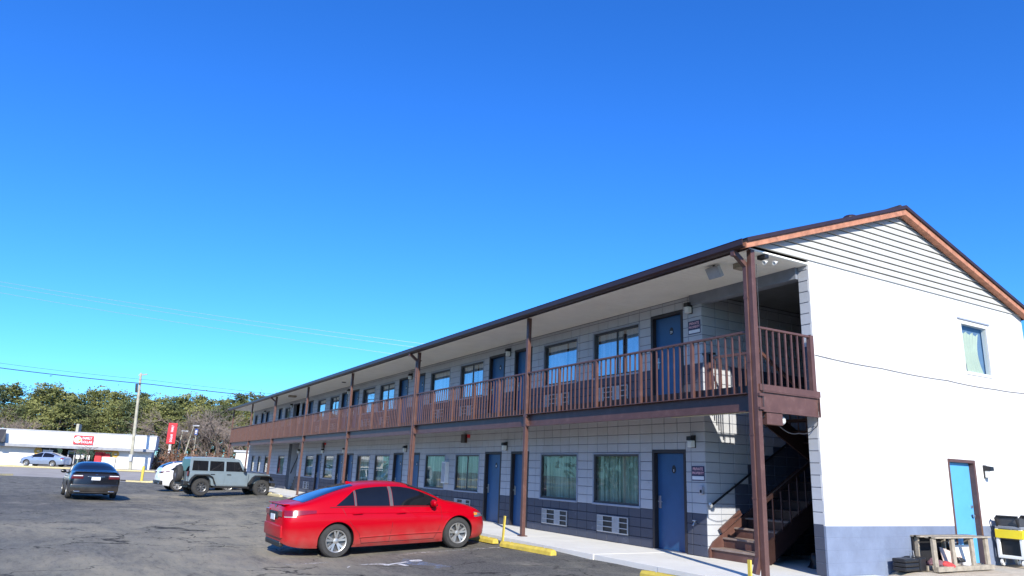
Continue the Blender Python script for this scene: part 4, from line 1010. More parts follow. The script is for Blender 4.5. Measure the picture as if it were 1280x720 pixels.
# ---- dark saloon seen from behind
Lb = Loft(-1.08, 3.92,
    zt=[(-1.08, .92), (-1.05, 1.02), (-.98, 1.075), (-.6, 1.10), (-.35, 1.125), (-.1, 1.20), (.3, 1.34), (.7, 1.435), (1.2, 1.47), (1.6, 1.45), (2.0, 1.37), (2.4, 1.20), (2.75, 1.04), (3.1, .98), (3.5, .88), (3.8, .74), (3.92, .6)],
    zb=[(-1.08, .86), (-.9, .96), (-.5, .98), (1, .955), (2.4, .91), (3, .84), (3.6, .72), (3.92, .5)],
    z0=[(-1.08, .26), (-.9, .22), (0, .18), (3, .17), (3.7, .2), (3.92, .26)],
    W=[(-1.08, .80), (-1.05, .84), (-.95, .885), (-.6, .925), (0, .937), (2.8, .935), (3.3, .9), (3.7, .78), (3.92, .5)], tumble=.42)
def blk_extra(t, L, parts):
    for s in (-1, 1):
        a, b = sorted((s*.45, s*.84)); mb = MB(); mb.bevbox(-1.10, -1.04, a, b, .80, .945, .015); q = mb.build('tail_lamp', M['taildark'], t, smooth=True)
        mb = MB(); mb.bevbox(-1.11, -1.09, a+.03, b-.03, .905, .935, .005); mb.build('lamp_strip', M['plate'], q)
        mb = MB(); L.side(mb, frange(-1.06, -.80, 6), lambda x: .80+.02*(x+1.05), lambda x: .945, s, .008, 3); mb.build('tail_lamp', M['taildark'], t, smooth=True, fix=False)
        a, b = sorted((s*.50, s*.72)); mb = MB(); mb.bevbox(-1.135, -1.10, a, b, .285, .33, .01); mb.build('exhaust_tip', M['chrome'], t)
    mb = MB(); mb.bevbox(-1.13, -.92, -.86, .86, .30, .60, .05); mb.build('rear_bumper', M['carblack'], t, smooth=True)
    mb = MB(); mb.box(-1.105, -1.085, -.16, .16, .755, .875); mb.build('number_plate', M['plate'], t)
    mb = MB(); mb.bevbox(-1.105, -1.07, -.30, .30, .875, .90, .006); mb.build('boot_strip', M['chrome'], t)
    mb = MB(); mb.tube([(-1.075-.0, -.045, .965), (-1.09, 0, .985), (-1.075, .045, .965), (-1.085, 0, .945), (-1.075, -.045, .965)], .007, 5); mb.build('boot_badge', M['chrome'], t)
    mb = MB(); mb.bevbox(-1.06, -.92, -.78, .78, 1.06, 1.085, .01); mb.build('boot_lip', M['carblack'], t, smooth=True)
sedan('parked_car', 'dark graphite saloon seen from behind, stopped in the open lane of the lot', 'car', (-28.74, -9.05, -.215), R(184), M['carblack'],
    dict(loft=Lb, wb=2.97, r=.34, W=.937, spokes=(10, .012, .014), rimr=.235, rimcol='rim',
         glass=[(1.42, 2.66, lambda x: Lb.zb(x)+.03, lambda x: max(Lb.zt(x)-.10, Lb.zb(x)+.035), 'side_window'), (.30, 1.36, lambda x: Lb.zb(x)+.03, lambda x: Lb.zt(x)-.10, 'side_window')],
         lines=[[(2.5, .9), (2.48, .26)], [(1.39, .95), (1.36, .26)], [(.3, .9), (.5, .5), (.55, .3)]], handles=[(1.6, .85), (.6, .86)], mirror=(2.35, .95), mirrorpaint=True,
         rearglass=(-.42, .50), rgw=lambda x: .56+.12*(.5-x)/.9, frontglass=(1.75, 2.72), fgw=lambda x: .60+.12*(x-1.7), extra=blk_extra))

# ---- pale blue saloon across the road
Ls_ = Loft(-1.0, 3.60,
    zt=[(-1.0, .88), (-.95, 1.0), (-.7, 1.06), (-.35, 1.14), (0, 1.26), (.5, 1.40), (1.0, 1.45), (1.4, 1.44), (1.8, 1.35), (2.3, 1.14), (2.6, 1.02), (3.1, .90), (3.45, .74), (3.6, .55)],
    zb=[(-1.0, .82), (-.5, .92), (1, .90), (2.4, .86), (3, .78), (3.4, .62), (3.6, .48)],
    z0=[(-1.0, .30), (0, .19), (2.7, .18), (3.6, .24)],
    W=[(-1.0, .70), (-.8, .82), (0, .87), (2.6, .87), (3.2, .80), (3.6, .45)], tumble=.40)
def blu_extra(t, L, parts):
    for s in (-1, 1):
        mb = MB(); L.side(mb, frange(-.98, -.7, 6), lambda x: .78, lambda x: .92, s, .008, 2); mb.build('tail_lamp', M['tail'], t, smooth=True, fix=False)
        mb = MB(); L.side(mb, frange(3.15, 3.52, 6), lambda x: .62, lambda x: .74-.2*(x-3.15), s, .008, 2); mb.build('headlight', M['headl'], t, smooth=True, fix=False)
p = LD(Lpx(61, 76), 76)
sedan('parked_car', 'small pale blue saloon parked across the road in front of the white store', 'car', (p.x, p.y, .30), YR+math.pi, M['carblue'],
    dict(loft=Ls_, wb=2.65, r=.32, W=.87, spokes=(10, .02, .03), rimr=.22, rimcol='rim',
         glass=[(1.2, 2.3, lambda x: Ls_.zb(x)+.03, lambda x: max(Ls_.zt(x)-.09, Ls_.zb(x)+.035), 'side_window'), (0.0, 1.12, lambda x: Ls_.zb(x)+.03, lambda x: max(Ls_.zb(x)+.035, Ls_.zt(x)-.09), 'side_window')],
         lines=[[(2.3, .85), (2.25, .26)], [(1.16, .88), (1.12, .26)]], handles=[(1.3, .78), (.4, .80)], mirror=(2.1, .9), mirrorpaint=True,
         rearglass=(-.45, .40), rgw=lambda x: .55, frontglass=(1.65, 2.45), fgw=lambda x: .62, extra=blu_extra))

# ---- white crossover behind the spare wheel of the off-roader
Lw = Loft(-.92, 3.60,
    zt=[(-.92, 1.05), (-.88, 1.20), (-.75, 1.36), (-.5, 1.50), (-.2, 1.60), (.3, 1.66), (1.0, 1.68), (1.5, 1.66), (1.9, 1.54), (2.4, 1.28), (2.65, 1.13), (3.1, 1.05), (3.4, .92), (3.6, .7)],
    zb=[(-.92, .96), (-.7, 1.08), (0, 1.06), (1.5, 1.0), (2.6, .96), (3.2, .86), (3.6, .6)],
    z0=[(-.92, .38), (-.7, .30), (0, .24), (2.8, .22), (3.6, .3)],
    W=[(-.92, .78), (-.86, .84), (-.7, .90), (0, .935), (2.7, .93), (3.2, .86), (3.6, .55)], tumble=.36)
def wht_extra(t, L, parts):
    for s in (-1, 1):
        a, b = sorted((s*.36, s*.86)); mb = MB(); mb.bevbox(-.955, -.86, a, b, .985, 1.05, .012); mb.build('tail_lamp', M['taildark'], t, smooth=True)
        mb = MB(); L.side(mb, frange(-.9, -.5, 6), lambda x: .985+.1*(x+.9), lambda x: 1.055+.06*(x+.9), s, .010, 2); mb.build('tail_lamp', M['taildark'], t, smooth=True, fix=False)
        a, b = sorted((s*.50, s*.76)); mb = MB(); mb.bevbox(-.975, -.9, a, b, .36, .43, .012); mb.build('exhaust_tip', M['chrome'], t)
    mb = MB(); mb.bevbox(-.965, -.78, -.84, .84, .34, .56, .04); mb.build('rear_bumper', M['trim'], t, smooth=True)
    mb = MB(); mb.bevbox(-.93, -.70, -.62, .62, 1.55, 1.585, .012); mb.build('roof_spoiler', M['trim'], t)
    mb = MB(); L.top(mb, frange(-.25, 1.7, 14), lambda x: .56, .006); mb.build('dark_roof', M['carglass'], t, smooth=True, fix=False)
    mb = MB(); mb.box(-.945, -.925, -.16, .16, .74, .86); mb.build('number_plate', M['plate'], t)
sedan('parked_car', 'white crossover mostly hidden behind the spare wheel of the blue-grey off-roader', 'car', (-38.6, -3.35, -.24), R(97), M['carwhite'],
    dict(loft=Lw, wb=2.80, r=.36, W=.935, spokes=(5, .02, .028), rimr=.26, rimcol='rim', arch=M['trim'],
         glass=[(1.3, 2.5, lambda x: Lw.zb(x)+.03, lambda x: max(Lw.zt(x)-.12, Lw.zb(x)+.035), 'side_window'), (.2, 1.22, lambda x: Lw.zb(x)+.03, lambda x: Lw.zt(x)-.12, 'side_window'), (-.5, .14, lambda x: Lw.zb(x)+.05, lambda x: max(Lw.zb(x)+.055, min(Lw.zt(x)-.14, Lw.zb(x)+.05+(x+.5)*.8)), 'quarter_window')],
         lines=[[(2.4, .9), (2.35, .3)], [(1.26, 1), (1.22, .3)], [(.2, 1), (.45, .5), (.5, .32)]], handles=[(1.5, .93), (.5, .95)], mirror=(2.3, 1.02), mirrorpaint=True,
         rearglass=(-.84, -.32), rgw=lambda x: .58, frontglass=(1.75, 2.6), fgw=lambda x: .64, extra=wht_extra))

# ---- blue-grey off-roader: flat sided body, flared arches, spare wheel on the tailgate
def offroader(loc, head):
    t = thing('parked_car', 'boxy blue-grey off-roader with black flared arches and spare wheel on its tailgate', 'car', loc, head)
    P = M['carjeep']; wb = 3.0; r = .415
    def pf(poly, y0, y1, b=.0):   # side profile extruded across
        mb = MB(); mb.prism(poly, y0, y1, lambda a, b, c: (a, c, b)); return mb
    def bevel(me, w_=.02):
        bm = bmesh.new(); bm.from_mesh(me); bmesh.ops.bevel(bm, geom=bm.edges[:], offset=w_, segments=2, profile=.6, affect='EDGES', clamp_overlap=True); bm.to_mesh(me); bm.free(); me.shade_smooth(); me.set_sharp_from_angle(angle=R(35)); return me
    # tub with arch notches
    def archpts(cx, ra, n=8): return [(cx+ra*math.cos(math.pi-math.pi*k/n), .50+ra*math.sin(math.pi-math.pi*k/n)) for k in range(n+1)]
    poly = [(-.60, .55), (-.55, .52)] + archpts(0, .50) + [(.55, .48), (2.28, .48), (2.30, 1.14), (-.62, 1.14)]
    tub = link('body', bevel(pf(poly, -.79, .79).mesh('body', P), .018), t)
    # hood and inner nose, tapering forward
    mb = MB(); 
    vs = [(2.24, y, z) for y, z in ((-.72, .62), (.72, .62), (.72, 1.12), (.50, 1.185), (-.50, 1.185), (-.72, 1.12))] + [(3.42, y, z) for y, z in ((-.56, .62), (.56, .62), (.56, 1.06), (.42, 1.11), (-.42, 1.11), (-.56, 1.06))]
    mb.add(vs, [(0, 1, 7, 6), (1, 2, 8, 7), (2, 3, 9, 8), (3, 4, 10, 9), (4, 5, 11, 10), (5, 0, 6, 11), (6, 7, 8, 9, 10, 11), (5, 4, 3, 2, 1, 0)]); link('bonnet', bevel(mb.mesh('bonnet', P), .02), t)
    mb = MB(); mb.bevbox(3.40, 3.47, -.60, .60, .60, 1.10, .03); gr = mb.build('front_grille', P, t)
    mb = MB()
    for k in range(7): mb.box(3.471, 3.476, -.30+k*.1-.025, -.30+k*.1+.025, .72, 1.0)
    mb.build('grille_slots', M['black'], gr, fix=False)
    for s in (-1, 1):
        mb = MB(); mb.lathe([(0, .02), (.085, .015), (.095, 0)], 18, Matrix.Translation((3.47, s*.45, .90)) @ Matrix.Rotation(math.pi/2, 4, 'Y')); mb.build('headlight', M['headl'], t)
    # cabin: pillars, header and roof, glass set in
    zb, zr_ = 1.14, 1.80
    roof_ = MB(); roof_.prism([(-.60, 1.72), (-.56, 1.83), (.4, 1.865), (1.35, 1.85), (1.80, 1.80), (1.83, 1.76), (-.2, 1.74)], -.66, .66, lambda a, b, c: (a, c, b)); link('roof', bevel(roof_.mesh('roof', P), .03), t)
    def yz(z): return .785-.19*(z-zb)
    for s in (-1, 1):
        # side frame with pillars: x ranges (bottom, top)
        for (b0, b1, t0, t1) in ((-.62, -.50, -.59, -.46), (.26, .34, .26, .34), (1.04, 1.14, 1.03, 1.13), (2.06, 2.22, 1.72, 1.84)):
            mb = MB(); vs = []
            for z, q0, q1 in ((zb-.02, b0, b1), (1.76, t0, t1)):
                for dd in (-.05, 0): vs += [(q0, s*(yz(z)+dd), z), (q1, s*(yz(z)+dd), z)]
            mb.add(vs, [(0, 1, 3, 2), (4, 6, 7, 5), (0, 4, 5, 1), (2, 3, 7, 6), (0, 2, 6, 4), (1, 5, 7, 3)]); mb.build('pillar', P, t)
        mb = MB(); mb.beam((-.60, s*(yz(1.69)-.02), 1.71), (1.80, s*(yz(1.69)-.02), 1.71), .05, .09); mb.build('roof_rail', P, t)
        mb = MB(); mb.beam((-.60, s*(yz(1.15)-.015), 1.165), (2.2, s*(yz(1.15)-.015), 1.165), .05, .05); mb.build('window_sill', P, t)
        for (b0, b1, t0, t1) in ((-.51, .27, -.47, .27), (.33, 1.05, .33, 1.04), (1.13, 2.08, 1.12, 1.73)):
            mb = MB(); vs = [(b0, s*(yz(1.17)-.02), 1.17), (b1, s*(yz(1.17)-.02), 1.17), (t1, s*(yz(1.68)-.02), 1.70), (t0, s*(yz(1.68)-.02), 1.70)]
            mb.add(vs, [(0, 1, 2, 3)]); mb.build('side_window', M['carglass'], t, fix=False)
        # door skins proud of the tub, handles, hinges
        for (a, b) in ((.62, 1.085), (1.10, 2.20)):
            pass
        mb = MB(); mb.prism([(1.105, .53), (2.16, .53), (2.16, 1.13), (1.105, 1.13)], s*.788, s*.802, lambda a, b, c: (a, c, b)); d1 = mb.build('door', P, t)
        mb = MB(); mb.prism([(.30, .98), (.42, .90), (.52, .72), (.56, .53), (1.09, .53), (1.09, 1.13), (.30, 1.13)], s*.788, s*.802, lambda a, b, c: (a, c, b)); d2 = mb.build('door', P, t)
        for d_, hx in ((d1, 1.22), (d2, .42)):
            mb = MB(); mb.tube([(hx-.02, s*.80, 1.03), (hx, s*.83, 1.035), (hx+.15, s*.83, 1.035), (hx+.18, s*.80, 1.03)], .016, 8); mb.build('door_handle', M['trim'], d_)
        mb = MB(); mb.beam((2.02, s*.80, 1.20), (2.0, s*.93, 1.24), .04); mb.bevbox(1.95, 2.05, min(s*.90, s*1.08), max(s*.90, s*1.08), 1.18, 1.38, .03); mb.build('wing_mirror', M['trim'], t)
        # flares: rear rounded, front long flat wing
        for cx, up_ in ((0, 0), (wb, 0)):
            mb = MB(); ra = .50; pts = [(cx-.62, .62), (cx-.50, .86), (cx-.34, 1.01), (cx+.30, 1.03), (cx+.50, .92), (cx+.66, .60)]
            if cx: pts = [(cx-.70, .60), (cx-.50, .93), (cx-.34, 1.04), (cx+.28, 1.05), (cx+.46, .98), (cx+.56, .80)]
            inner = [(x, z-.055) for x, z in pts]
            inner[0] = (pts[0][0]+.06, pts[0][1]-.02); inner[-1] = (pts[-1][0]-.06, pts[-1][1]-.02)
            vs = []; y0_, y1_ = .60 if cx else .76, .955
            for (x, z), (xi, zi) in zip(pts, inner): vs += [(x, s*y0_, z), (x, s*(y1_-.02), z-.004), (x, s*y1_, z-.02), (xi, s*y1_, zi), (xi, s*(y0_), zi)]
            fs = [(i*5+k, i*5+(k+1) % 5, (i+1)*5+(k+1) % 5, (i+1)*5+k) for i in range(5) for k in range(5)]; fs += [(0, 1, 2, 3, 4), (25, 26, 27, 28, 29)]
            mb.add(vs, fs); mb.build('wheel_arch', M['trim'], t, smooth=True, sharp=50)
            if cx:
                mb = MB(); mb.box(2.3, 3.45, min(s*.56, s*.62), max(s*.56, s*.62), .55, 1.02); mb.build('inner_wing', M['trim'], t)
        mb = MB(); mb.beam((.60, s*.80, .44), (2.35, s*.80, .44), .10, .09); mb.build('rock_rail', M['trim'], t)
        a, b = sorted((s*.70, s*.80)); mb = MB(); mb.bevbox(-.68, -.60, a, b, .93, 1.15, .012); mb.build('tail_lamp', M['tail'], t)
        mb = MB(); mb.box(-.665, -.60, a-.01, b+.01, .915, 1.165); mb.build('lamp_surround', M['trim'], t)
    # windscreen and rear glass
    mb = MB(); mb.add([(2.16, -.66, 1.16), (2.16, .66, 1.16), (1.80, .60, 1.74), (1.80, -.60, 1.74)], [(0, 1, 2, 3)]); mb.build('windscreen', M['carglass'], t, fix=False)
    mb = MB(); mb.add([(-.615, -.66, 1.16), (-.615, .66, 1.16), (-.585, .62, 1.72), (-.585, -.62, 1.72)], [(0, 1, 2, 3)]); mb.build('rear_window', M['carglass'], t, fix=False)
    mb = MB(); mb.bevbox(-.66, -.615, -.62, .62, .56, 1.13, .015); mb.build('tailgate', P, t)
    # spare wheel
    T = Matrix.Translation((-.90, .04, 1.02)) @ Matrix.Rotation(-math.pi/2, 4, 'Y')
    mb = MB(); mb.lathe([(.22, -.10), (.25, -.135), (.38, -.13), (.41, -.08), (.415, 0), (.41, .08), (.38, .13), (.25, .135), (.22, .10)], 40, T); sp_ = mb.build('spare_wheel', M['tyre'], t, smooth=True)
    mb = MB(); mb.lathe([(.22, .10), (.19, .06), (.06, .05), (0, .055)], 30, T); mb.build('rim', M['rimdark'], sp_)
    mb = MB(); mb.box(-.80, -.65, -.1, .18, .9, 1.15); mb.build('wheel_carrier', M['trim'], sp_)
    for x0_, x1_, w_, nm in ((-.82, -.62, .80, 'rear_bumper'), (3.50, 3.72, .80, 'front_bumper')):
        mb = MB(); mb.bevbox(x0_, x1_, -w_, w_, .50, .68, .03); mb.build(nm, M['trim'], t)
    mb = MB(); mb.box(-.55, 3.5, -.55, .55, .38, .56); mb.box(-.56, .56, -.60, .60, .50, 1.06); mb.tube([(0, -.7, r), (0, .7, r)], .06, 8); mb.tube([(wb, -.7, r), (wb, .7, r)], .06, 8); mb.build('chassis', M['black'], t)
    for x in (0, wb):
        for s in (-1, 1): wheel(t, x, s*.80, r, .26, s, (7, .022, .03), .235, 'rimdark' if True else 'rim')
    for c in [o for o in bpy.data.objects if o.parent == t]: c.location.x -= wb/2
    return t
offroader((-31.85, -2.93, -.19), R(99))

# ================================================================== fittings on the motel (things of their own)
ordw = ['first', 'second', 'third', 'fourth', 'fifth', 'sixth', 'seventh', 'eighth', 'ninth', 'tenth', 'eleventh', 'twelfth']
def lantern(x, z, label, y=WY, face='front', grp='wall lanterns by the motel doors'):
    t = thing('wall_lantern', label, 'wall lamp', (x, y, z), 0 if face == 'front' else math.pi/2, grp)
    mb = MB(); mb.bevbox(-.055, .055, -.025, 0, -.13, .13, .006); mb.build('back_plate', M['black'], t)
    mb = MB(); mb.prism([(-.02, .12), (-.15, .10), (-.155, .02), (-.02, .02)], -.065, .065, lambda a, b, c: (c, a, b)); mb.build('hood', M['black'], t)
    mb = MB(); mb.bevbox(-.055, .055, -.14, -.028, -.12, .018, .012); mb.build('lens', M['lens'], t)
    return t
ll = [-3.03, -10.90, -18.85, -26.72, -30.45, -35.5, -43.3]
for i, x in enumerate(ll): lantern(x, 2.24, f'black lantern on the lower storey wall, {ordw[i]} counting from the open stair end')
for i, x in enumerate([-3.03, -10.90, -18.85, -26.82, -34.8, -38.6, -46.6]): lantern(x, F2+2.06, f'black lantern on the upper gallery wall, {ordw[i]} counting from the open stair end')
lantern(.0, 6.62, '', 0)  # placed below
g_ = [o for o in bpy.data.objects if o.get('category') == 'wall lamp' and not o.get('label')][0]
g_.location = (.002, 6.60, 1.86); g_.rotation_euler = (0, 0, math.pi/2); g_['label'] = 'black wall lantern on the white gable wall beside the sunlit blue door'

def warn_sign(x, z, label):
    t = thing('private_property_sign', label, 'sign', (x, WY-.003, z), 0, 'private property signs')
    mb = MB(); mb.bevbox(-.18, .18, -.006, 0, -.145, .145, .002); mb.build('sign_plate', M['signnavy'], t)
    text('lettering', 'PRIVATE', .082, M['signpink'], t, Matrix.Translation((0, -.008, .085)) @ FRONT, sx=.95)
    text('lettering', 'PROPERTY', .072, M['signpink'], t, Matrix.Translation((0, -.008, .005)) @ FRONT, sx=.95)
    mb = MB(); mb.box(-.165, .165, -.010, -.0065, -.125, -.055); mb.build('white_panel', M['signwhite'], t)
warn_sign(-2.93, 1.60, 'navy and white sign beside the lower blue door nearest the stairs')
warn_sign(-2.93, F2+1.62, 'navy and white sign beside the upper blue door nearest the stairs')
t = thing('lock_box', 'small grey key lock box on block wall under the lower private property sign', 'lock box', (-2.82, WY-.003, 1.27))
mb = MB(); mb.bevbox(-.045, .045, -.05, 0, -.08, .08, .008); mb.build('box', M['steel'], t)
mb = MB(); mb.box(-.025, .025, -.056, -.051, -.05, .01); mb.build('keypad', M['black'], t)
t = thing('hose_tap', 'small metal hose tap low on the block wall beside the nearest lower blue door', 'tap', (-3.02, WY-.003, .62))
mb = MB(); mb.tube([(0, 0, 0), (0, -.07, 0), (0, -.10, -.05)], .016, 8); mb.build('spout', M['steel'], t)
mb = MB(); mb.tube([(-.045, -.05, .05), (.045, -.05, .05)], .012, 8); mb.tube([(0, -.05, 0), (0, -.05, .05)], .008, 6); mb.build('handle', M['steel'], t)
t = thing('extinguisher_cabinet', 'white extinguisher cabinet on the wall between two lower windows above the red car', 'cabinet', (-15.0, WY-.003, 1.40))
mb = MB(); mb.bevbox(-.16, .16, -.14, 0, -.36, .36, .01); mb.build('case', M['siding'], t)
mb = MB(); mb.box(-.12, .12, -.146, -.141, -.31, .31); mb.build('front_glass', M['acgrey'], t)
for x, lb in ((-13.7, 'nearer of the two'), (-30.5, 'farther of the two')):
    t = thing('fire_alarm_box', f'dark vent box with red alarm high on the lower wall, {lb}', 'vent', (x, WY-.003, 2.52))
    mb = MB(); mb.bevbox(-.14, .14, -.10, 0, -.14, .14, .008); mb.build('vent_hood', M['darkbrown'], t)
    mb = MB(); mb.bevbox(.22, .34, -.05, 0, .02, .13, .006); mb.build('alarm', M['red'], t)
# flood lights under the eave
def flood(x, y, label, lensm, tilt):
    t = thing('flood_light', label, 'flood light', (x, y, 5.36))
    T = Matrix.Translation((0, 0, -.12)) @ Matrix.Rotation(tilt, 4, 'X')
    mb = MB(); mb.tube([(0, 0, 0), (0, 0, -.10)], .025, 8); mb.build('stem', M['black'], t)
    mb = MB(); mb.bevbox(-.16, .16, -.04, .04, -.12, .10, .015, T); mb.build('housing', M['acgrey'], t)
    mb = MB(); mb.box(-.13, .13, -.046, -.041, -.09, .07, T); mb.build('lens', lensm, t)
flood(-1.05, .20, 'square grey flood light under the eave left of the corner post', M['acgrey'], R(30))
t = thing('flood_light', 'twin headed white flood light under the eave right of the corner post', 'flood light', (.0-.03, .40, 5.36))
mb = MB(); mb.bevbox(-.14, .04, -.05, .05, -.07, 0, .01); mb.build('base', M['black'], t)
for a in (-.06, .10):
    mb = MB(); mb.lathe([(.012, -.05), (.025, -.01), (.042, .045), (.036, .05), (0, .04)], 14, Matrix.Translation((a*.5, .10+a, -.12)) @ Matrix.Rotation(R(115), 4, 'X')); mb.build('lamp_head', M['lens'], t, smooth=True)
t = thing('junction_box', 'tan square junction box on the soffit near the corner post', 'box', (-.66, .50, 5.36)); mb = MB(); mb.bevbox(-.11, .11, -.11, .11, -.10, 0, .01); mb.build('box', M['wood'], t)
t = thing('junction_box', 'tan square vent box on the soffit far along the gallery', 'box', (-34.6, .50, 5.36)); mb = MB(); mb.bevbox(-.2, .2, -.2, .2, -.10, 0, .01); mb.build('box', M['wood'], t)
for x, lb in ((-16.3, 'nearer'), (-25.4, 'farther')):
    t = thing('soffit_light', f'small dark recessed light in the gallery ceiling, {lb} of the pair', 'ceiling light', (x, .7, 5.362)); mb = MB(); mb.lathe([(0, -.03), (.09, -.03), (.11, 0)], 14); mb.build('trim_ring', M['darkbrown'], t, smooth=True)
# fluorescent fitting and electrical box below the balcony corner
t = thing('strip_light', 'long dusty strip light hanging below the balcony by the corner post', 'strip light', (-1.38, .30, 2.66))
mb = MB(); mb.bevbox(-1.0, 1.0, -.07, .07, 0, .06, .01); mb.build('housing', M['acgrey'], t)
mb = MB(); mb.bevbox(-.98, .98, -.05, .05, -.045, -.001, .015); mb.build('diffuser', mat('dusty_diffuser', (.42, .40, .28), .5), t)
t = thing('electrical_box', 'square brown electrical box under the balcony end beam', 'box', (.0, .33, 2.49))
mb = MB(); mb.bevbox(-.05, .06, -.19, .19, -.10, .098, .008); mb.build('box', M['brown'], t)
mb = MB(); mb.tube([(0, -.19, .03), (-.0, -.26, .0), (0, -.27, .1)], .02, 6); mb.build('conduit', M['black'], t)
t = thing('flood_light', 'white bulb flood light hanging under the balcony end beside the brown box', 'flood light', (-.1, .66, 2.50))
mb = MB(); mb.lathe([(.02, .10), (.05, .06), (.075, -.02), (.05, -.07), (0, -.08)], 14, Matrix.Rotation(R(60), 4, 'X')); mb.build('lamp_head', M['lens'], t, smooth=True)
mb = MB(); mb.tube([(0, 0, .02), (0, .0, .36)], .018, 6); mb.build('stem', M['black'], t)
def cable(name, label, pts, r=.008, m_='wire', cat='cable', group=None, seg=14, sag=0):
    mb = MB(); P = []
    for a, b in zip(pts, pts[1:]):
        a, b = Vector(a), Vector(b)
        for k in range(seg): t_ = k/seg; P.append(a.lerp(b, t_)-Vector((0, 0, sag*4*t_*(1-t_))))
    P.append(Vector(pts[-1])); mb.tube(P, r, 6); return tag(mb.build(name, M[m_], smooth=True), label, cat, group)
cable('wall_cable', 'thin grey cable clipped along the white gable wall at balcony height', [(.014, 1.52, 3.70), (.014, 3.4, 3.66), (.014, 5.6, 3.64), (.014, 7.4, 3.62), (.014, 8.9, 3.66)], .007, 'clip', sag=.018)
mb = MB()
cable('loose_cable', 'black loose cable drooping below the balcony end beam', [(.02, .45, 2.40), (-.02, 1.0, 2.30), (.02, 1.44, 2.46), (.05, 1.46, 2.85)], .008, sag=.06)
cable('post_cable', 'thin dark cable running down the corner post', [(.07, .05, 5.1), (.062, .062, 4.2), (.072, .06, 3.3), (.07, .07, 2.6)], .006)

# ---- wheel stops, stakes
def wstop(x, y, rz, label, m_='yellow', L=1.8, z=None):
    t = thing('wheel_stop', label, 'wheel stop', (x, y, gz(x, y) if z is None else z), rz, 'yellow wheel stops along the walkway')
    mb = MB(); n = 14; vs = []; rr_ = random.Random(int(x*100))
    for i in range(n+1):
        u = -L/2+L*i/n; e = .015 if 0 < i < n else -.0
        for (y_, z_) in ((-.085, 0), (-.08, .07), (-.045, .115), (.045, .115), (.08, .07), (.085, 0)): vs.append((u, y_*(1 if e else .9)+rr_.uniform(-.003, .003), (z_*(1 if e else .9))+rr_.uniform(-.003, .003)*(z_ > 0)))
    fs = [(i*6+k, i*6+k+1, (i+1)*6+k+1, (i+1)*6+k) for i in range(n) for k in range(5)] + [tuple(range(6))[::-1], tuple(n*6+k for k in range(6))]
    mb.add(vs, fs); mb.build('concrete_bar', M[m_], t)
    mb = MB()
    for u in (-L/3, L/3): mb.lathe([(0, .122), (.012, .121), (.014, .112)], 8, Matrix.Translation((u, 0, 0)))
    mb.build('anchor_pin', M['steel'], t)
wstop(-7.62, -1.12, R(3), 'worn yellow wheel stop in front of the nose of the red car')
wstop(-5.28, -1.12, R(5), 'long yellow wheel stop standing free just right of the red car')
wstop(-.55, -1.20, R(1), 'yellow wheel stop at the bottom edge of the picture near the corner post')
wstop(-32.1, -.86, R(4), 'pale yellow wheel stop under the nose of the blue-grey off-roader', 'yellowpale')
wstop(-29.6, -.95, R(6), 'pale yellow wheel stop right of the blue-grey off-roader', 'yellowpale')
wstop(-20.5, -1.0, R(3), 'yellow wheel stop beyond the red car along the walkway')
wstop(-25.4, -1.0, R(3), 'worn yellow wheel stop midway between the red car and the off-roader', 'yellowpale')
def stake(x, y, h, label, w_=.055, lean=0):
    z = gz(x, y); t = thing('yellow_stake', label, 'post', (x, y, z), 0, 'yellow marker posts')
    mb = MB(); mb.beam((0, 0, -.05), (lean, 0, h), w_, w_*.6); mb.build('post', M['yellow'], t); return t
stake(-6.62, -.95, .60, 'short leaning yellow stake between two wheel stops right of the red car', lean=.07)
stake(.30, -.67, .42, 'short yellow stake at the bottom picture edge by the corner post')
p = LD(Lpx(182, 57.6), 57.9); t = thing('bollard', 'bright yellow bollard on the grass verge by the road', 'bollard', (p.x, p.y, gz(p.x, p.y)))
mb = MB(); mb.tube([(0, 0, -.1), (0, 0, 1.15), (0, 0, 1.22)], [.10, .10, .04], 16); mb.build('post', M['yellow'], t, smooth=True)
# yellow kerbs edging the islands
def kerb(name, pts, label):
    mb = MB()
    for a, b in zip(pts, pts[1:]): mb.beam((a.x, a.y, gz(a.x, a.y)+.06), (b.x, b.y, gz(b.x, b.y)+.06), .16, .14)
    tag(mb.build(name, M['yellowpale']), label, 'kerb')
kerb('yellow_kerb', [LD(-29, 57.3), LD(-27.6, 56.8), LD(-22.5, 56.8)], 'yellow kerb edging the small grass island by the tall bollard')
kerb('yellow_kerb', [LD(-50, 55.6), LD(-40.2, 55.6), LD(-38.9, 56.6), LD(-38.6, 58.5)], 'yellow painted kerb of the island at the left edge of the picture')
kerb('yellow_kerb', [LD(-95, 71.1), LD(-52, 71.1)], 'long yellow kerb across the road left of the dark gap')
kerb('yellow_kerb', [LD(-49.4, 71.1), LD(-27, 71.1)], 'long yellow kerb across the road in front of the store door')

# ---- painted markings on the lot
def flat(name, polys, m_, off=.005, kind='structure'):
    mb = MB()
    for poly in polys: mb.add([(x, y, gz(x, y)+off) for x, y in poly], [tuple(range(len(poly)))])
    o = mb.build(name, m_, fix=False, kind=kind); return o
def strip(pts, w_):
    out = []
    for (ax, ay), (bx, by) in zip(pts, pts[1:]):
        d = Vector((bx-ax, by-ay)).normalized(); n_ = Vector((-d.y, d.x))*w_/2; out.append([(ax+n_.x, ay+n_.y), (bx+n_.x, by+n_.y), (bx-n_.x, by-n_.y), (ax-n_.x, ay-n_.y)])
    return out
def subdiv(pts, n=10): 
    o = []
    for (a, b), (c, d) in zip(pts, pts[1:]):
        for k in range(n): o.append((a+(c-a)*k/n, b+(d-b)*k/n))
    return o+[pts[-1]]
bay = [strip(subdiv([(-5.55, -6.4), (-6.25, -3.2), (-6.05, -1.25)], 8), .09)]
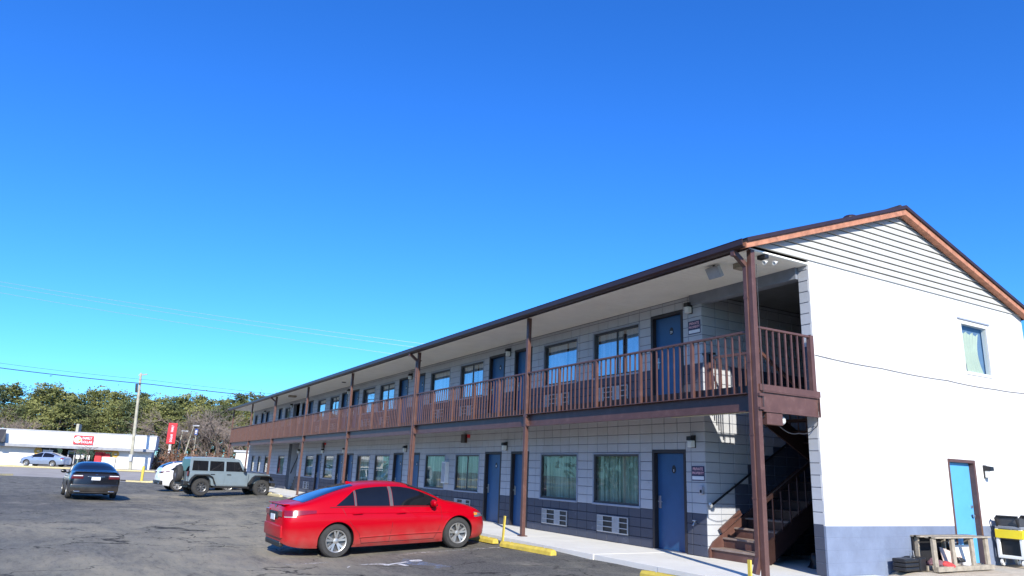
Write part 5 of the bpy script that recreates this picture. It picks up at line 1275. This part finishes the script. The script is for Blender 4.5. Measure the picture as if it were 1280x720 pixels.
for x in (-11.6, -14.4, -17.2, -20, -22.8, -25.6, -28.4, -34.6, -37.4): bay.append(strip(subdiv([(x+.25, -6.0), (x, -1.3)], 8), .09))
flat('bay_line', [p for b in bay for p in b], M['mark_line'])
# faded blue square with the white wheelchair symbol
cx, cy = -4.95, -4.35; ux, uy = Vector((.97, .24))*1.3, Vector((-.24, .97))*1.3
def sy(a, b): v = Vector((cx, cy))+ux*a+uy*b; return (v.x, v.y)
flat('blue_marking', [[sy(*q) for q in ((-.75+i*.3, -.6+j*.3), (-.45+i*.3, -.6+j*.3), (-.45+i*.3, -.3+j*.3), (-.75+i*.3, -.3+j*.3))] for i in range(1, 5) for j in range(1, 4)], M['mark_blue'], .006)
wc = [strip([sy(.0+.30*math.cos(R(a)), -.22+.30*math.sin(R(a))) for a in range(100, 381, 20)], .09), strip([sy(-.05, .42), sy(-.03, .02), sy(.27, .0), sy(.42, -.40), sy(.52, -.36)], .10), strip([sy(-.02, .22), sy(.25, .2)], .08),
      [[sy(-.06+.10*math.cos(R(a)), .58+.10*math.sin(R(a))) for a in range(0, 360, 40)]]]
flat('wheelchair_symbol', [p for b in wc for p in b], M['mark_white'], .011)

# ---- things by the gable door
WD = M['wood']
t = thing('wooden_crate_bench', 'rough bench frame of pale pallet lumber on the sandy ground by the sunlit blue door', 'bench', (.23, 4.74, .055), R(90))
def lum(a, b, w_, h, nm, m_=None): mb = MB(); mb.beam(a, b, w_, h); return mb.build(nm, m_ or WD, t)
W2, D2, H2 = .86, .17, .58      # half width, half depth, height (local x runs along the wall)
for i, (x, lx) in enumerate(((-W2, 0), (-.28, 0), (.34, 0), (W2-.03, 0))):
    lum((x, -D2, .06), (x-.02, -D2, H2-.02), .10, .045, 'leg')
for x in (-W2+.03, 0, W2-.06): lum((x, D2, .06), (x, D2, H2-.02), .045, .09, 'leg')
for y in (-D2, -.1, .1, D2): lum((-W2-.05, y, H2), (W2+.05, y, H2), .12, .025, 'top_board')
for y in (-D2-.02, .0, D2): lum((-W2-.05, y, .05), (W2+.05, y, .05), .09, .08, 'bottom_rail')
for x in (-W2, -.3, .3, W2-.05): lum((x, -D2, .0), (x, D2, .0), .08, .03, 'runner')
mb = MB(); mb.box(-W2-.04, .22, D2+.02, D2+.04, .10, H2-.02); mb.build('back_panel', M['dark'], t)
# contents
t2 = thing('white_board', 'plain white board leaning inside the wooden bench frame', 'board', (.20, 5.20, .14), R(90)); mb = MB(); mb.bevbox(-.32, .32, -.01, .01, 0, .34, .004, Matrix.Rotation(R(-14), 4, 'X')); mb.build('panel', M['siding'], t2)
t2 = thing('cardboard_sheet', 'pinkish cardboard sheet tilted inside the wooden bench frame', 'cardboard', (.24, 4.72, .13), R(90)); mb = MB(); mb.bevbox(-.30, .30, -.008, .008, 0, .26, .003, Matrix.Rotation(R(-20), 4, 'X') @ Matrix.Rotation(R(16), 4, 'Y')); mb.build('sheet', mat('pale_card', (.62, .48, .42), .8), t2)
def heap(loc, r, m_, seed, nm, label, cat, sq=.6):
    bm = bmesh.new(); bmesh.ops.create_icosphere(bm, subdivisions=3, radius=r)
    for v in bm.verts:
        n_ = noise.noise(v.co*6/r*.25+Vector((seed, 0, 0))); v.co *= 1+.5*n_+.2*noise.noise(v.co*30+Vector((0, seed, 0))); v.co.z = max(v.co.z*sq, -.02)+.02
    me = bpy.data.meshes.new(nm); bm.to_mesh(me); bm.free(); me.materials.append(m_); me.shade_smooth(); o = link(nm, me, loc=loc); return tag(o, label, cat)
heap((.22, 4.15, .15), .14, mat('maroon_cloth', (.16, .08, .10), .9, var=.4, vscale=20), 1.5, 'cloth_bundle', 'dark maroon cloth bundle stuffed in left end of the bench frame', 'cloth')
heap((.34, 4.30, .13), .11, mat('red_cloth', (.55, .06, .06), .9, var=.4, vscale=18), 4.5, 'cloth_bundle', 'small bright red cloth lying in the bench frame', 'cloth')
heap((.30, 4.95, .13), .10, mat('white_cloth', (.6, .6, .6), .9), 7.5, 'cloth_bundle', 'crumpled white cloth lying in the middle of the bench frame', 'cloth')
heap((.26, 4.86, .20), .09, M['black'], 9.5, 'cloth_bundle', 'small black cloth slumped in the middle of the bench frame', 'cloth')
t = thing('tool_case', 'black ribbed tool case with a wire handle lying left of the wooden bench frame', 'case', (.22, 3.35, .06), R(94))
for k in range(3): mb = MB(); mb.bevbox(-.30, .14, -.12, .12, .02+k*.07, .085+k*.07, .02); mb.build('case_rib', M['black'], t)
mb = MB(); mb.bevbox(.17, .42, -.13, .15, .0, .24, .03, Matrix.Rotation(R(4), 4, 'Z')); mb.build('bag', M['black'], t)
mb = MB(); mb.tube([(.10, 0, .22), (.10, 0, .33), (.20, 0, .34), (.22, 0, .20)], .01, 6); mb.build('handle', M['steel'], t)
def housecart(x, y, rz, label):
    t = thing('cleaning_cart', label, 'cart', (x, y, .075), rz, 'cleaning carts by the gable wall'); t.scale = (.95, .95, .86)
    G = mat('cart_grey', (.20, .21, .23), .5) if 'cart_grey' not in bpy.data.materials else bpy.data.materials['cart_grey']
    Wm = M['siding']; Y = M['yel2']
    for z, nm in ((.16, 'bottom_tray'), (.80, 'top_tray')): mb = MB(); mb.bevbox(-.38, .38, -.25, .25, z, z+.07, .015); mb.build(nm, G if z > .5 else Wm, t)
    for x_, y_ in ((-.35, -.22), (.35, -.22), (-.35, .22), (.35, .22)): mb = MB(); mb.bevbox(x_-.03, x_+.03, y_-.03, y_+.03, .22, .80, .008); mb.build('upright', Wm, t)
    mb = MB(); mb.bevbox(-.40, .40, -.27, -.251, .60, .79, .006); mb.build('side_panel', Y, t)
    mb = MB(); mb.bevbox(-.40, -.381, -.25, .25, .60, .79, .006); mb.build('side_panel', Y, t)
    for k in range(4): mb = MB(); mb.box(-.38, .38, -.276, -.271, .625+k*.04, .637+k*.04); mb.build('panel_rib', Y, t)
    mb = MB(); mb.bevbox(-.30, .30, -.15, .22, .23, .56, .02); mb.build('black_bin', M['black'], t)
    mb = MB(); mb.bevbox(-.12, .14, -.21, -.155, .30, .52, .02); mb.build('spray_bottle_pouch', Wm, t)
    mb = MB(); mb.tube([(-.36, -.20, .85), (-.42, -.20, 1.03), (-.36, -.20, 1.08), (-.36, .20, 1.08), (-.42, .20, 1.03), (-.36, .20, .85)], .022, 8); mb.build('push_handle', M['black'], t, smooth=True)
    mb = MB(); mb.prism([(-.36, .88), (-.34, 1.06), (.0, 1.02), (.34, .90), (.36, .86)], -.22, .22, lambda a, b, c: (a, c, b)); mb.build('vinyl_cover', M['wfiller'], t)
    for x_ in (-.30, .30):
        for y_ in (-.2, .2):
            mb = MB(); mb.tube([(x_, y_-.02, .075), (x_, y_+.02, .075)], .075, 16); w__ = mb.build('caster', Wm, t, smooth=True); mb = MB(); mb.box(x_-.02, x_+.02, y_-.03, y_+.03, .075, .16); mb.build('fork', M['black'], w__)
M['yel2'] = mat('yellow_plastic', (.75, .58, .02), .45, var=.06)
housecart(.32, 6.90, R(92), 'grey and yellow cleaning cart, the nearer one beside the sunlit blue door')
housecart(.33, 7.86, R(88), 'grey and yellow cleaning cart cut off by the right edge of the picture')
for x_, y_, lb, m__ in ((-.9, 2.5, 'dark rubbish bags slumped under the stairs by the rear wall', 'black'), (-.55, 3.1, 'dim pale sack standing under the stairs', 'acgrey')):
    heap((x_, y_, 0), .26, M[m__], y_, 'rubbish_bag', lb, 'bag', 1.0)

# ================================================================== across the road: store
SD = 84.0
SK = R(22); L0_ = Lpx(195, SD)
def lx(px):
    k = ((px-640)/895.7+.0094)/1.027; return (k*SD-L0_)/(math.cos(SK)-k*math.sin(SK))
S0 = LD(L0_, SD, 0)
S = thing('store', 'low white flat-roofed store with grey canopy band across the road', 'store', (S0.x, S0.y, .30), YR+SK)
zt_ = 3.75; xl, xr = lx(-70), lx(195)
def sb(nm, x0, x1, y0, y1, z0, z1, m_, par=S): mb = MB(); mb.box(x0, x1, y0, y1, z0, z1); return mb.build(nm, m_, par)
SW = mat('store_white', (.74, .73, .70), .8, var=.05, vscale=.8, dirt=((.60, .59, .56), .5, .55, .8))
xw0, xw1 = lx(47), lx(149)
sb('parapet', xl, xr, -.35, 5, 2.15, zt_-.1, SW)
sb('parapet_cap', xl-.05, xr+.05, -.42, 5, zt_-.1, zt_, M['acgrey'])
sb('canopy_band', xl, xr, -1.3, -.351, 1.92, 2.22, M['canopy'])
sb('wall', xl, xw0, -.2, 5, -.3, 2.149, SW); sb('wall', xw1, xr-.3, -.2, 5, -.3, 2.149, SW)
sb('wall', xw0, xw1, 2.2, 2.4, -.3, 2.149, M['dark']); sb('wall', xw0, xw1, -.15, -.05, -.3, .35, M['wfiller'])
k = 0; x = xw0
while x < xw1-.2:
    x2 = min(x+1.25, xw1-.02)
    if not (lx(87) < (x+x2)/2 < lx(98)):
        f_ = sb('window', x+.03, x+.09, -.12, .0, .35, 2.14, M['acgrey'] if k % 3 else M['darkbrown']); mb = MB(); mb.box(x+.09, x2, -.07, -.06, .352, 2.14); mb.build('glass', M['glass'], f_)
    k += 1; x = x2
d_ = sb('door', lx(88), lx(97), -.14, -.04, -.0, 1.75, M['acgrey']); mb = MB(); mb.box(lx(89.3), lx(95.7), -.16, -.141, .1, 1.6); mb.build('door_glass', M['carglass'], d_)
# goods and posters seen in the glass
for px, w_, z_, h_, mm in ((63, .95, 1.25, .45, 'signwhite'), (101, .35, .9, .5, 'siding'), (107, .3, .9, .5, 'siding'), (114, .3, .8, .5, 'siding'), (128, .95, .15, 1.55, 'red'), (135, .9, .85, .7, 'red')):
    sb('poster', lx(px)-w_/2, lx(px)+w_/2, -.19, -.155, z_, z_+h_, M[mm])
sb('poster', lx(120), lx(147), -.21, -.195, 1.75, 2.10, mat('orange_band', (.50, .20, .06), .6))
sb('poster', lx(131), lx(148), -.20, -.155, -.1, 1.2, M['siding'])
for px in (51, 147):
    mb = MB(); mb.lathe([(0, .03), (.38, .03), (.38, 0)], 20, Matrix.Translation((lx(px), -.20, 1.55)) @ Matrix.Rotation(math.pi/2, 4, 'X')); q = mb.build('round_sign', mat('round_yellow' + str(px), (.60, .36, .06), .5), S)
    mb = MB(); mb.box(lx(px)-.10, lx(px)+.12, -.25, -.235, 1.48, 1.58); mb.build('round_sign_mark', M['signwhite'], q)
sg = sb('sign_board', lx(92.6), lx(117), -.50, -.36, 2.42, 3.38, M['red'])
mb = MB(); mb.lathe([(0, .012), (.36, .012), (.36, 0)], 22, Matrix.Translation((lx(98), -.502, 2.90)) @ Matrix.Rotation(math.pi/2, 4, 'X')); mb.build('sign_roundel', M['signwhite'], sg)
mb = MB(); mb.prism([(lx(98)+.02, 2.72), (lx(98)+.30, 2.78), (lx(98)+.30, 3.02), (lx(98)+.08, 2.92)], -.530, -.516, lambda a, b, c: (a, c, b)); mb.build('sign_flash', mat('orange_mark', (.75, .35, .05), .5), sg)
for s_, z_ in (('FAMILY', 3.09), ('DOLLAR', 2.68)): text('lettering', s_, .36, M['signwhite'], sg, Matrix.Translation((lx(109.2), -.515, z_)) @ FRONT, sx=.78)
aw = MB(); aw.prism([(-.5, 2.25), (-2.3, 2.35), (-1.0, 3.6)], lx(1.0), lx(9), lambda a, b, c: (c, a, b)); aw.build('awning', M['wfiller'], S)
sb('roof_unit', lx(88), lx(91.5), 2, 4, 3.7, 4.7, M['polewood'])
# shopping area clutter: white bagged ice chest and person-high bin by the door
t = thing('ice_chest', 'white ice chest standing outside the store door', 'ice chest', tuple(LD(Lpx(99.5, SD-2), SD-2, .30)), YR)
mb = MB(); mb.bevbox(-.35, .35, -.3, .3, 0, 1.1, .04); mb.build('cabinet', M['siding'], t); mb = MB(); mb.bevbox(-.3, .3, -.33, -.301, .4, 1.0, .01); mb.build('door', M['signwhite'], t)

# neighbour seen through the far end of the gallery
p = LD(Lpx(297, 74), 76)
nb = thing('white_shed', 'low white building glimpsed through the far end of the motel gallery', 'building', (p.x, p.y, .2), YR)
mb = MB(); mb.box(-.8, 9, 0, 8, 0, 2.3); mb.build('wall', SW, nb)
mb = MB(); mb.box(-1.0, 9.2, -.2, 8.2, 2.301, 2.5); mb.build('roof', M['acgrey'], nb)
for xx in (3, 6): mb = MB(); mb.box(xx, xx+1.1, -.03, .02, 1.1, 2.2); mb.build('window', M['carglass'], nb)

# ---- tall red roadside sign, poles
p = LD(Lpx(211, 92), 92, .3)
p = LD(Lpx(212.5, 92), 92, .3)
t = thing('pole_sign', 'tall slim red sign with pale lettering on a white pole beyond the store', 'sign', tuple(p), YR+R(28))
mb = MB(); mb.bevbox(-.14, .14, -.14, .14, 0, 3.1, .02); mb.build('pole', M['siding'], t)
mb = MB(); mb.bevbox(-.50, .50, -.26, .26, 3.1, 5.65, .05); cab = mb.build('sign_cabinet', M['red'], t)
for z_, s_ in ((4.95, 'FAMILY'), (3.8, 'DOLLAR')): text('lettering', s_, .36, M['signwhite'], cab, Matrix.Translation((0, -.27, z_)) @ FRONT @ Matrix.Rotation(R(90), 4, 'Z'), sx=.7)
def pole(px, D, h, r, label, lean=(0, 0), name='timber_pole', m_='polewood', cat='pole', cross=None):
    p = LD(Lpx(px, D), D, .25); t = thing(name, label, cat, tuple(p), YR)
    mb = MB(); mb.tube([(lean[0]*k/6, lean[1]*k/6, h*k/6) for k in range(7)], [r*(1-.35*k/6) for k in range(7)], 10); mb.build('pole', M[m_], t, smooth=True)
    return t
U = pole(168, 78, 10.2, .19, 'tall weathered utility pole with small crossarm in front of the store', (-.55, 0), 'utility_pole', cat='utility pole')
mb = MB(); mb.beam((-.75, 0, 9.95), (.15, 0, 10.1), .10, .12); mb.build('crossarm', M['polewood'], U)
mb = MB(); mb.tube([(-.62, -.2, 8.1), (-.72, -.2, 9.0)], .13, 10); mb.build('transformer', M['black'], U, smooth=True)
mb = MB(); mb.tube([(-.45, 0, 7.2), (.25, 0, 6.3), (.32, 0, 5.5)], .02, 5); mb.tube([(-.5, 0, 8.6), (.2, -.1, 7.6), (-.3, 0, 6.6)], .02, 5); mb.build('loose_wire', M['black'], U)
mb = MB(); mb.bevbox(-.25, .12, -.28, -.10, .9, 1.6, .02); mb.build('meter_box', M['acgrey'], U)
for i, (px, D, h, ln, lb) in enumerate(((221.5, 96, 4.9, .45, 'slim pale lamp pole left of the pair beyond the hedge'), (229, 95, 5.6, 1.0, 'leaning pale lamp pole right of the pair beyond the hedge'))):
    t = pole(px, D, h, .10, lb, (ln, 0), 'lamp_pole', cat='lamp pole'); mb = MB(); mb.bevbox(ln-.1, ln+.75, -.12, .12, h-.05, h+.12, .03); mb.build('lamp_head', M['acgrey'], t)
for i, (px, D, h, ln) in enumerate(((242, 99, 3.6, .15), (246, 99, 3.9, .1), (266, 98, 4.2, .7))):
    pole(px, D, h, .11, f'short bare timber pole among the bare trees, {ordw[i]} from the left', (ln, 0))
# blue banner on the leaning pole
p = LD(Lpx(243, 95), 95, 4.5); t = thing('blue_sign', 'small blue and white sign high beside the leaning lamp pole', 'sign', tuple(p), YR); mb = MB(); mb.bevbox(-.2, .2, -.06, .06, .2, 1.0, .02); mb.build('panel', mat('sign_blue', (.05, .10, .35), .5), t)
mb = MB(); mb.box(-.12, .12, -.085, -.065, .35, .8); mb.build('panel_mark', M['signwhite'], t); mb = MB(); mb.tube([(0, 0, -4.4), (0, 0, .2)], .05, 6); mb.build('post', M['polewood'], t)
# ---- overhead wires
def WP(px, D, z): return LD(Lpx(px, D), D, z)
for dz, rr_, lb, nm in ((0, .045, 'thick black overhead cable strung past the utility pole', 'overhead_cable'), (.55, .016, 'thin overhead wire just above the thick black cable', 'overhead_wire')):
    pts = [WP(-160, 77.7, 11.6+dz), WP(179-2, 77.7, 9.25+dz*.8), WP(560, 77.7, 7.6+dz*.7)]
    cable(nm, lb, [tuple(q) for q in pts], rr_, 'wire', group='overhead wires', sag=.25, seg=24)
for i, (za, zb_) in enumerate(((27.6, 23.6), (27.0, 22.9), (26.0, 21.4))):
    a, b = WP(-180, 110, za+2.2), WP(700, 110, zb_-2.6-(za-zb_+4.8)*.257)
    cable('transmission_wire', f'faint high pale wire across the sky, {["uppermost", "middle", "lowest"][i]} of three', [tuple(a), tuple(b)], .024, 'wirepale', group='high transmission wires', sag=.9, seg=40)

# ================================================================== vegetation
def rdir(rnd):
    z = rnd.uniform(-1, 1); a = rnd.uniform(0, 2*math.pi); r = math.sqrt(1-z*z); return Vector((r*math.cos(a), r*math.sin(a), z))
def leafquads(mb, c, rad, n, size, rnd, flat_=.6):
    for _ in range(n):
        p = c + Vector((rnd.gauss(0, .45)*rad, rnd.gauss(0, .45)*rad, rnd.gauss(0, .45)*rad*flat_))
        u = rdir(rnd); v = u.cross(rdir(rnd)).normalized(); a = size*rnd.uniform(.6, 1.3); b = a*rnd.uniform(.4, .8)
        mb.add([p-u*a-v*b*.3, p+v*b, p+u*a, p-v*b*.6], [(0, 1, 2, 3)])
def pine_parts(seed, H, low, rad, m_, leaf=.17, dens=1.0):
    rnd = random.Random(seed); tr = MB(); lv = MB(); bx, by = rnd.uniform(-.5, .5), rnd.uniform(-.5, .5)
    def ax(t): return Vector((bx*t*t, by*t*t, H*t))
    tr.tube([ax(k/7) for k in range(8)], [.20*(1-.85*k/7) for k in range(8)], 7)
    nb = int(30*dens)
    for i in range(nb):
        t = low+(1-low)*((i+.5)/nb)**.9*.97; base = ax(t); a = i*2.4+rnd.uniform(-.5, .5)
        prof = max(math.sin(min(1, (t-low)/(1-low)*.95+.25)*math.pi), .12)**.42
        L = rad*prof*rnd.uniform(.55, 1.15)
        tip = base+Vector((math.cos(a)*L, math.sin(a)*L, rnd.uniform(.1, .5)*L*.6)); mid = base.lerp(tip, .5)+Vector((0, 0, -.1*L))
        tr.tube([base, mid, tip], [.05, .035, .015], 4, cap=False)
        for q in (.55, .8, 1.0):
            if rnd.random() < .12: continue
            leafquads(lv, base.lerp(tip, q)+Vector((rnd.uniform(-.2, .2), rnd.uniform(-.2, .2), rnd.uniform(0, .3))), rad*.27*rnd.uniform(.7, 1.3), int(46*rnd.uniform(.6, 1.2)), leaf, rnd)
    leafquads(lv, ax(1.0), rad*.42, 80, leaf, rnd, .7)
    return tr, lv
def bare_parts(seed, H, spread=.42, levels=5):
    rnd = random.Random(seed); mb = MB(); tw = MB()
    def grow(p, d, L, r, lv):
        n = 3; pts = [p]; q = p; dd = d
        for k in range(n): dd = (dd+rdir(rnd)*.13+Vector((0, 0, .05))).normalized(); q = q+dd*L/n; pts.append(q)
        tgt = mb if lv < 3 else tw
        tgt.tube(pts, r, 6 if lv < 2 else 3, r2=r*.6, cap=False)
        if lv >= levels: return
        nb = 3 if lv < 2 else rnd.choice((3, 4, 4))
        for k in range(nb):
            pos = pts[rnd.choice((1, 2, 3, 3))]; nd = (dd+rdir(rnd)*spread*2).normalized(); nd.z = abs(nd.z)*.8+.15 if lv < 2 else nd.z
            grow(pos, nd.normalized(), L*rnd.uniform(.55, .78), max(r*.55, .012), lv+1)
    grow(Vector((0, 0, -.1)), Vector((0, 0, 1)), H*.36, .17*H/10, 0)
    return mb, tw
def onames(n):
    u = ['', 'first', 'second', 'third', 'fourth', 'fifth', 'sixth', 'seventh', 'eighth', 'ninth', 'tenth', 'eleventh', 'twelfth', 'thirteenth', 'fourteenth', 'fifteenth', 'sixteenth', 'seventeenth', 'eighteenth', 'nineteenth']
    if n < 20: return u[n]
    tens = {2: ('twentieth', 'twenty'), 3: ('thirtieth', 'thirty'), 4: ('fortieth', 'forty')}[n//10]
    return tens[0] if n % 10 == 0 else tens[1]+'-'+u[n % 10]
protos = {}
specs = {'a': (1, 12.5, .40, 2.9, 'pine1'), 'b': (2, 13.5, .45, 2.6, 'pine2'), 'c': (3, 11.0, .25, 3.1, 'pine3'), 'd': (4, 12.0, .50, 2.5, 'pine1'), 'e': (5, 10.0, .22, 2.8, 'pine2'), 'f': (6, 11.5, .3, 3.2, 'pine3')}
for k, (sd_, H, lo, rd_, mm) in specs.items():
    tr, lv = pine_parts(sd_, H, lo, rd_, M[mm]); protos[k] = ('pine_tree', [('trunk', tr.mesh('trunk', M['bark'], True)), ('crown', lv.mesh('crown', M[mm], fix=False))], H)
for k, (sd_, H) in {'x': (11, 10.5), 'y': (12, 9), 'z': (15, 10)}.items():
    mb, tw = bare_parts(sd_, H); protos[k] = ('bare_tree', [('trunk', mb.mesh('trunk', M['bark'], True)), ('crown', tw.mesh('crown', M['twig'], fix=False))], H)
def plant(k, px, D, topy, label, cat='tree', group=None, z0=.2, loc=None, rzv=None):
    nm, parts, H = protos[k]; p = loc or LD(Lpx(px, D), D, z0); rnd = random.Random(int(px*7+D))
    t = thing(nm, label, cat, tuple(p), rnd.uniform(0, 6.28), group)
    # height from where its top stands against the sky
    hor = 566.8+.0398*px; h = (hor-topy)/895.7*D*1.03+1.45-z0
    s_ = h/H; t.scale = (s_*rnd.uniform(1.15, 1.5),)*2+(s_,)
    for n_, me in parts: link(n_, me, t)
    return t
rnd = random.Random(21)
# skyline: (px, top y)
sky_pts = [(-60, 486), (-35, 492), (-12, 484), (8, 485), (30, 497), (47, 490), (60, 488), (73, 496), (88, 499), (103, 491), (117, 490), (133, 496), (148, 497), (163, 495), (178, 500), (192, 498), (207, 500), (222, 502), (238, 500), (252, 503), (268, 506), (284, 499), (299, 495), (315, 496), (335, 500), (360, 503), (390, 505)]
kinds = 'acbdacfbdacafbdcabfdacbdafcb'
for i, (px, ty) in enumerate(sky_pts):
    plant(kinds[i], px, rnd.uniform(112, 122), ty+rnd.uniform(1, 7), f'tall pine on the skyline of the wood, {onames(i+1)} from the left', group='skyline pines of the wood')
n = 0
for px in range(-50, 400, 15):
    if 252 < px < 292 and rnd.random() < .5: continue
    n += 1; q = px+rnd.uniform(-4, 4)
    plant('cfecfaecdfbeacfecfeacfebcfaecfeacf'[n], q, rnd.uniform(103, 110), rnd.uniform(509, 521), f'shorter bushy pine at the front of the wood, {onames(n)} from the left', group='front row pines of the wood')
bare = [(202, 516, 101), (212, 511, 102), (222, 514, 100), (233, 508, 101), (249, 504, 101), (259, 502, 102), (276, 503, 101), (286, 504, 102), (-20, 505, 100), (6, 504, 99), (24, 508, 98), (52, 515, 99), (243, 520, 97), (255, 512, 98), (264, 505, 100), (272, 512, 96), (281, 508, 99), (289, 516, 95), (297, 512, 99), (306, 520, 97)]
bare.sort()
for i, (px, ty, D) in enumerate(bare): plant('xyz'[i % 3], px, D, ty, f'bare grey-brown tree before the pines, {onames(i+1)} from the left', group='bare trees before the pines')
bt = plant('y', 112, 79.5, 546, 'small bare street tree in front of the red store sign', z0=.25)
# undergrowth below the pines: nobody could count it
mb = MB(); r_ = random.Random(5)
for i in range(520):
    L_ = r_.uniform(-92, -14); D_ = r_.uniform(101, 118); p = LD(L_, D_); leafquads(mb, Vector((p.x, p.y, .2+abs(r_.gauss(0, 1.9)))), 1.6, 26, .30, r_, .8)
u_ = mb.build('undergrowth', M['pine2'], fix=False, kind='stuff'); tag(u_, 'dark tangled undergrowth filling the foot of the pine wood', 'undergrowth')
# rusty hedge beyond the road right of the store
def bush(px, D, w_, h, label, mm='rust', seed=0, n=26):
    r_ = random.Random(seed+int(px)); p = LD(Lpx(px, D), D, .2); t = thing('shrub', label, 'shrub', tuple(p), YR, 'rusty shrubs right of the store')
    lv = MB(); st_ = MB()
    for k in range(n):
        c = Vector((r_.gauss(0, .42)*w_, r_.gauss(0, .35)*w_, abs(r_.gauss(.45, .25))*h)); leafquads(lv, c, .42, 18, .13, r_, .9)
        st_.tube([(0, 0, 0), tuple(c*.5+Vector((0, 0, .1))), tuple(c)], [.03, .02, .01], 4, cap=False)
    st_.build('stems', M['twig'], t, fix=False); lv.build('foliage', M[mm], t, fix=False)
for i, (px, D, h) in enumerate(((200, 88, 1.9), (208, 87, 2.3), (216, 88, 2.0), (225, 87, 2.2), (234, 89, 2.0), (244, 90, 2.0), (255, 90, 2.2), (266, 90, 2.0), (277, 90, 2.3), (288, 90, 2.1))):
    bush(px, D, 1.7, h, f'rusty brown shrub beyond the road, {onames(i+1)} to the right of the store')
# scrubby pale brush behind the hedge
mb = MB(); r_ = random.Random(6)
for i in range(150):
    L_ = r_.uniform(-47, -28); D_ = r_.uniform(91, 97); p = LD(L_, D_)
    c = Vector((p.x, p.y, .2))
    for k in range(5):
        d = (rdir(r_)*.5+Vector((0, 0, 1))).normalized(); mb.tube([c, c+d*r_.uniform(1, 2.6)], .02, 3, r2=.008, cap=False)
b_ = mb.build('brush', M['twig'], fix=False, kind='stuff'); tag(b_, 'pale leafless brush between the rusty shrubs and the wood', 'brush')

# ---- across the lot behind the photographer: what the windows look out on
OB = thing('opposite_building', 'low cream building on the far side of the lot facing the motel windows', 'building', (-26, -38, -.2), 0)
mb = MB(); mb.box(-26, 26, -8, 0, 0, 3.4); mb.build('wall', mat('cream_wall', (.62, .56, .42), .8), OB)
mb = MB(); mb.box(-26.4, 26.4, -8.4, .5, 3.401, 3.8); mb.build('roof', M['acgrey'], OB)
for k in range(12): mb = MB(); mb.box(-24+k*4.2, -22+k*4.2, -.02, .03, .9, 2.4); mb.build('window', M['carglass'], OB)
mb = MB(); r_ = random.Random(8)
for i in range(420):
    c = Vector((r_.uniform(-90, 45), r_.uniform(-64, -52), abs(r_.gauss(3.6, 2.2)))); leafquads(mb, c, 2.0, 20, .55, r_, .8)
u_ = mb.build('far_wood', M['pine2'], fix=False, kind='stuff'); tag(u_, 'wood beyond the low cream building opposite the motel', 'wood')
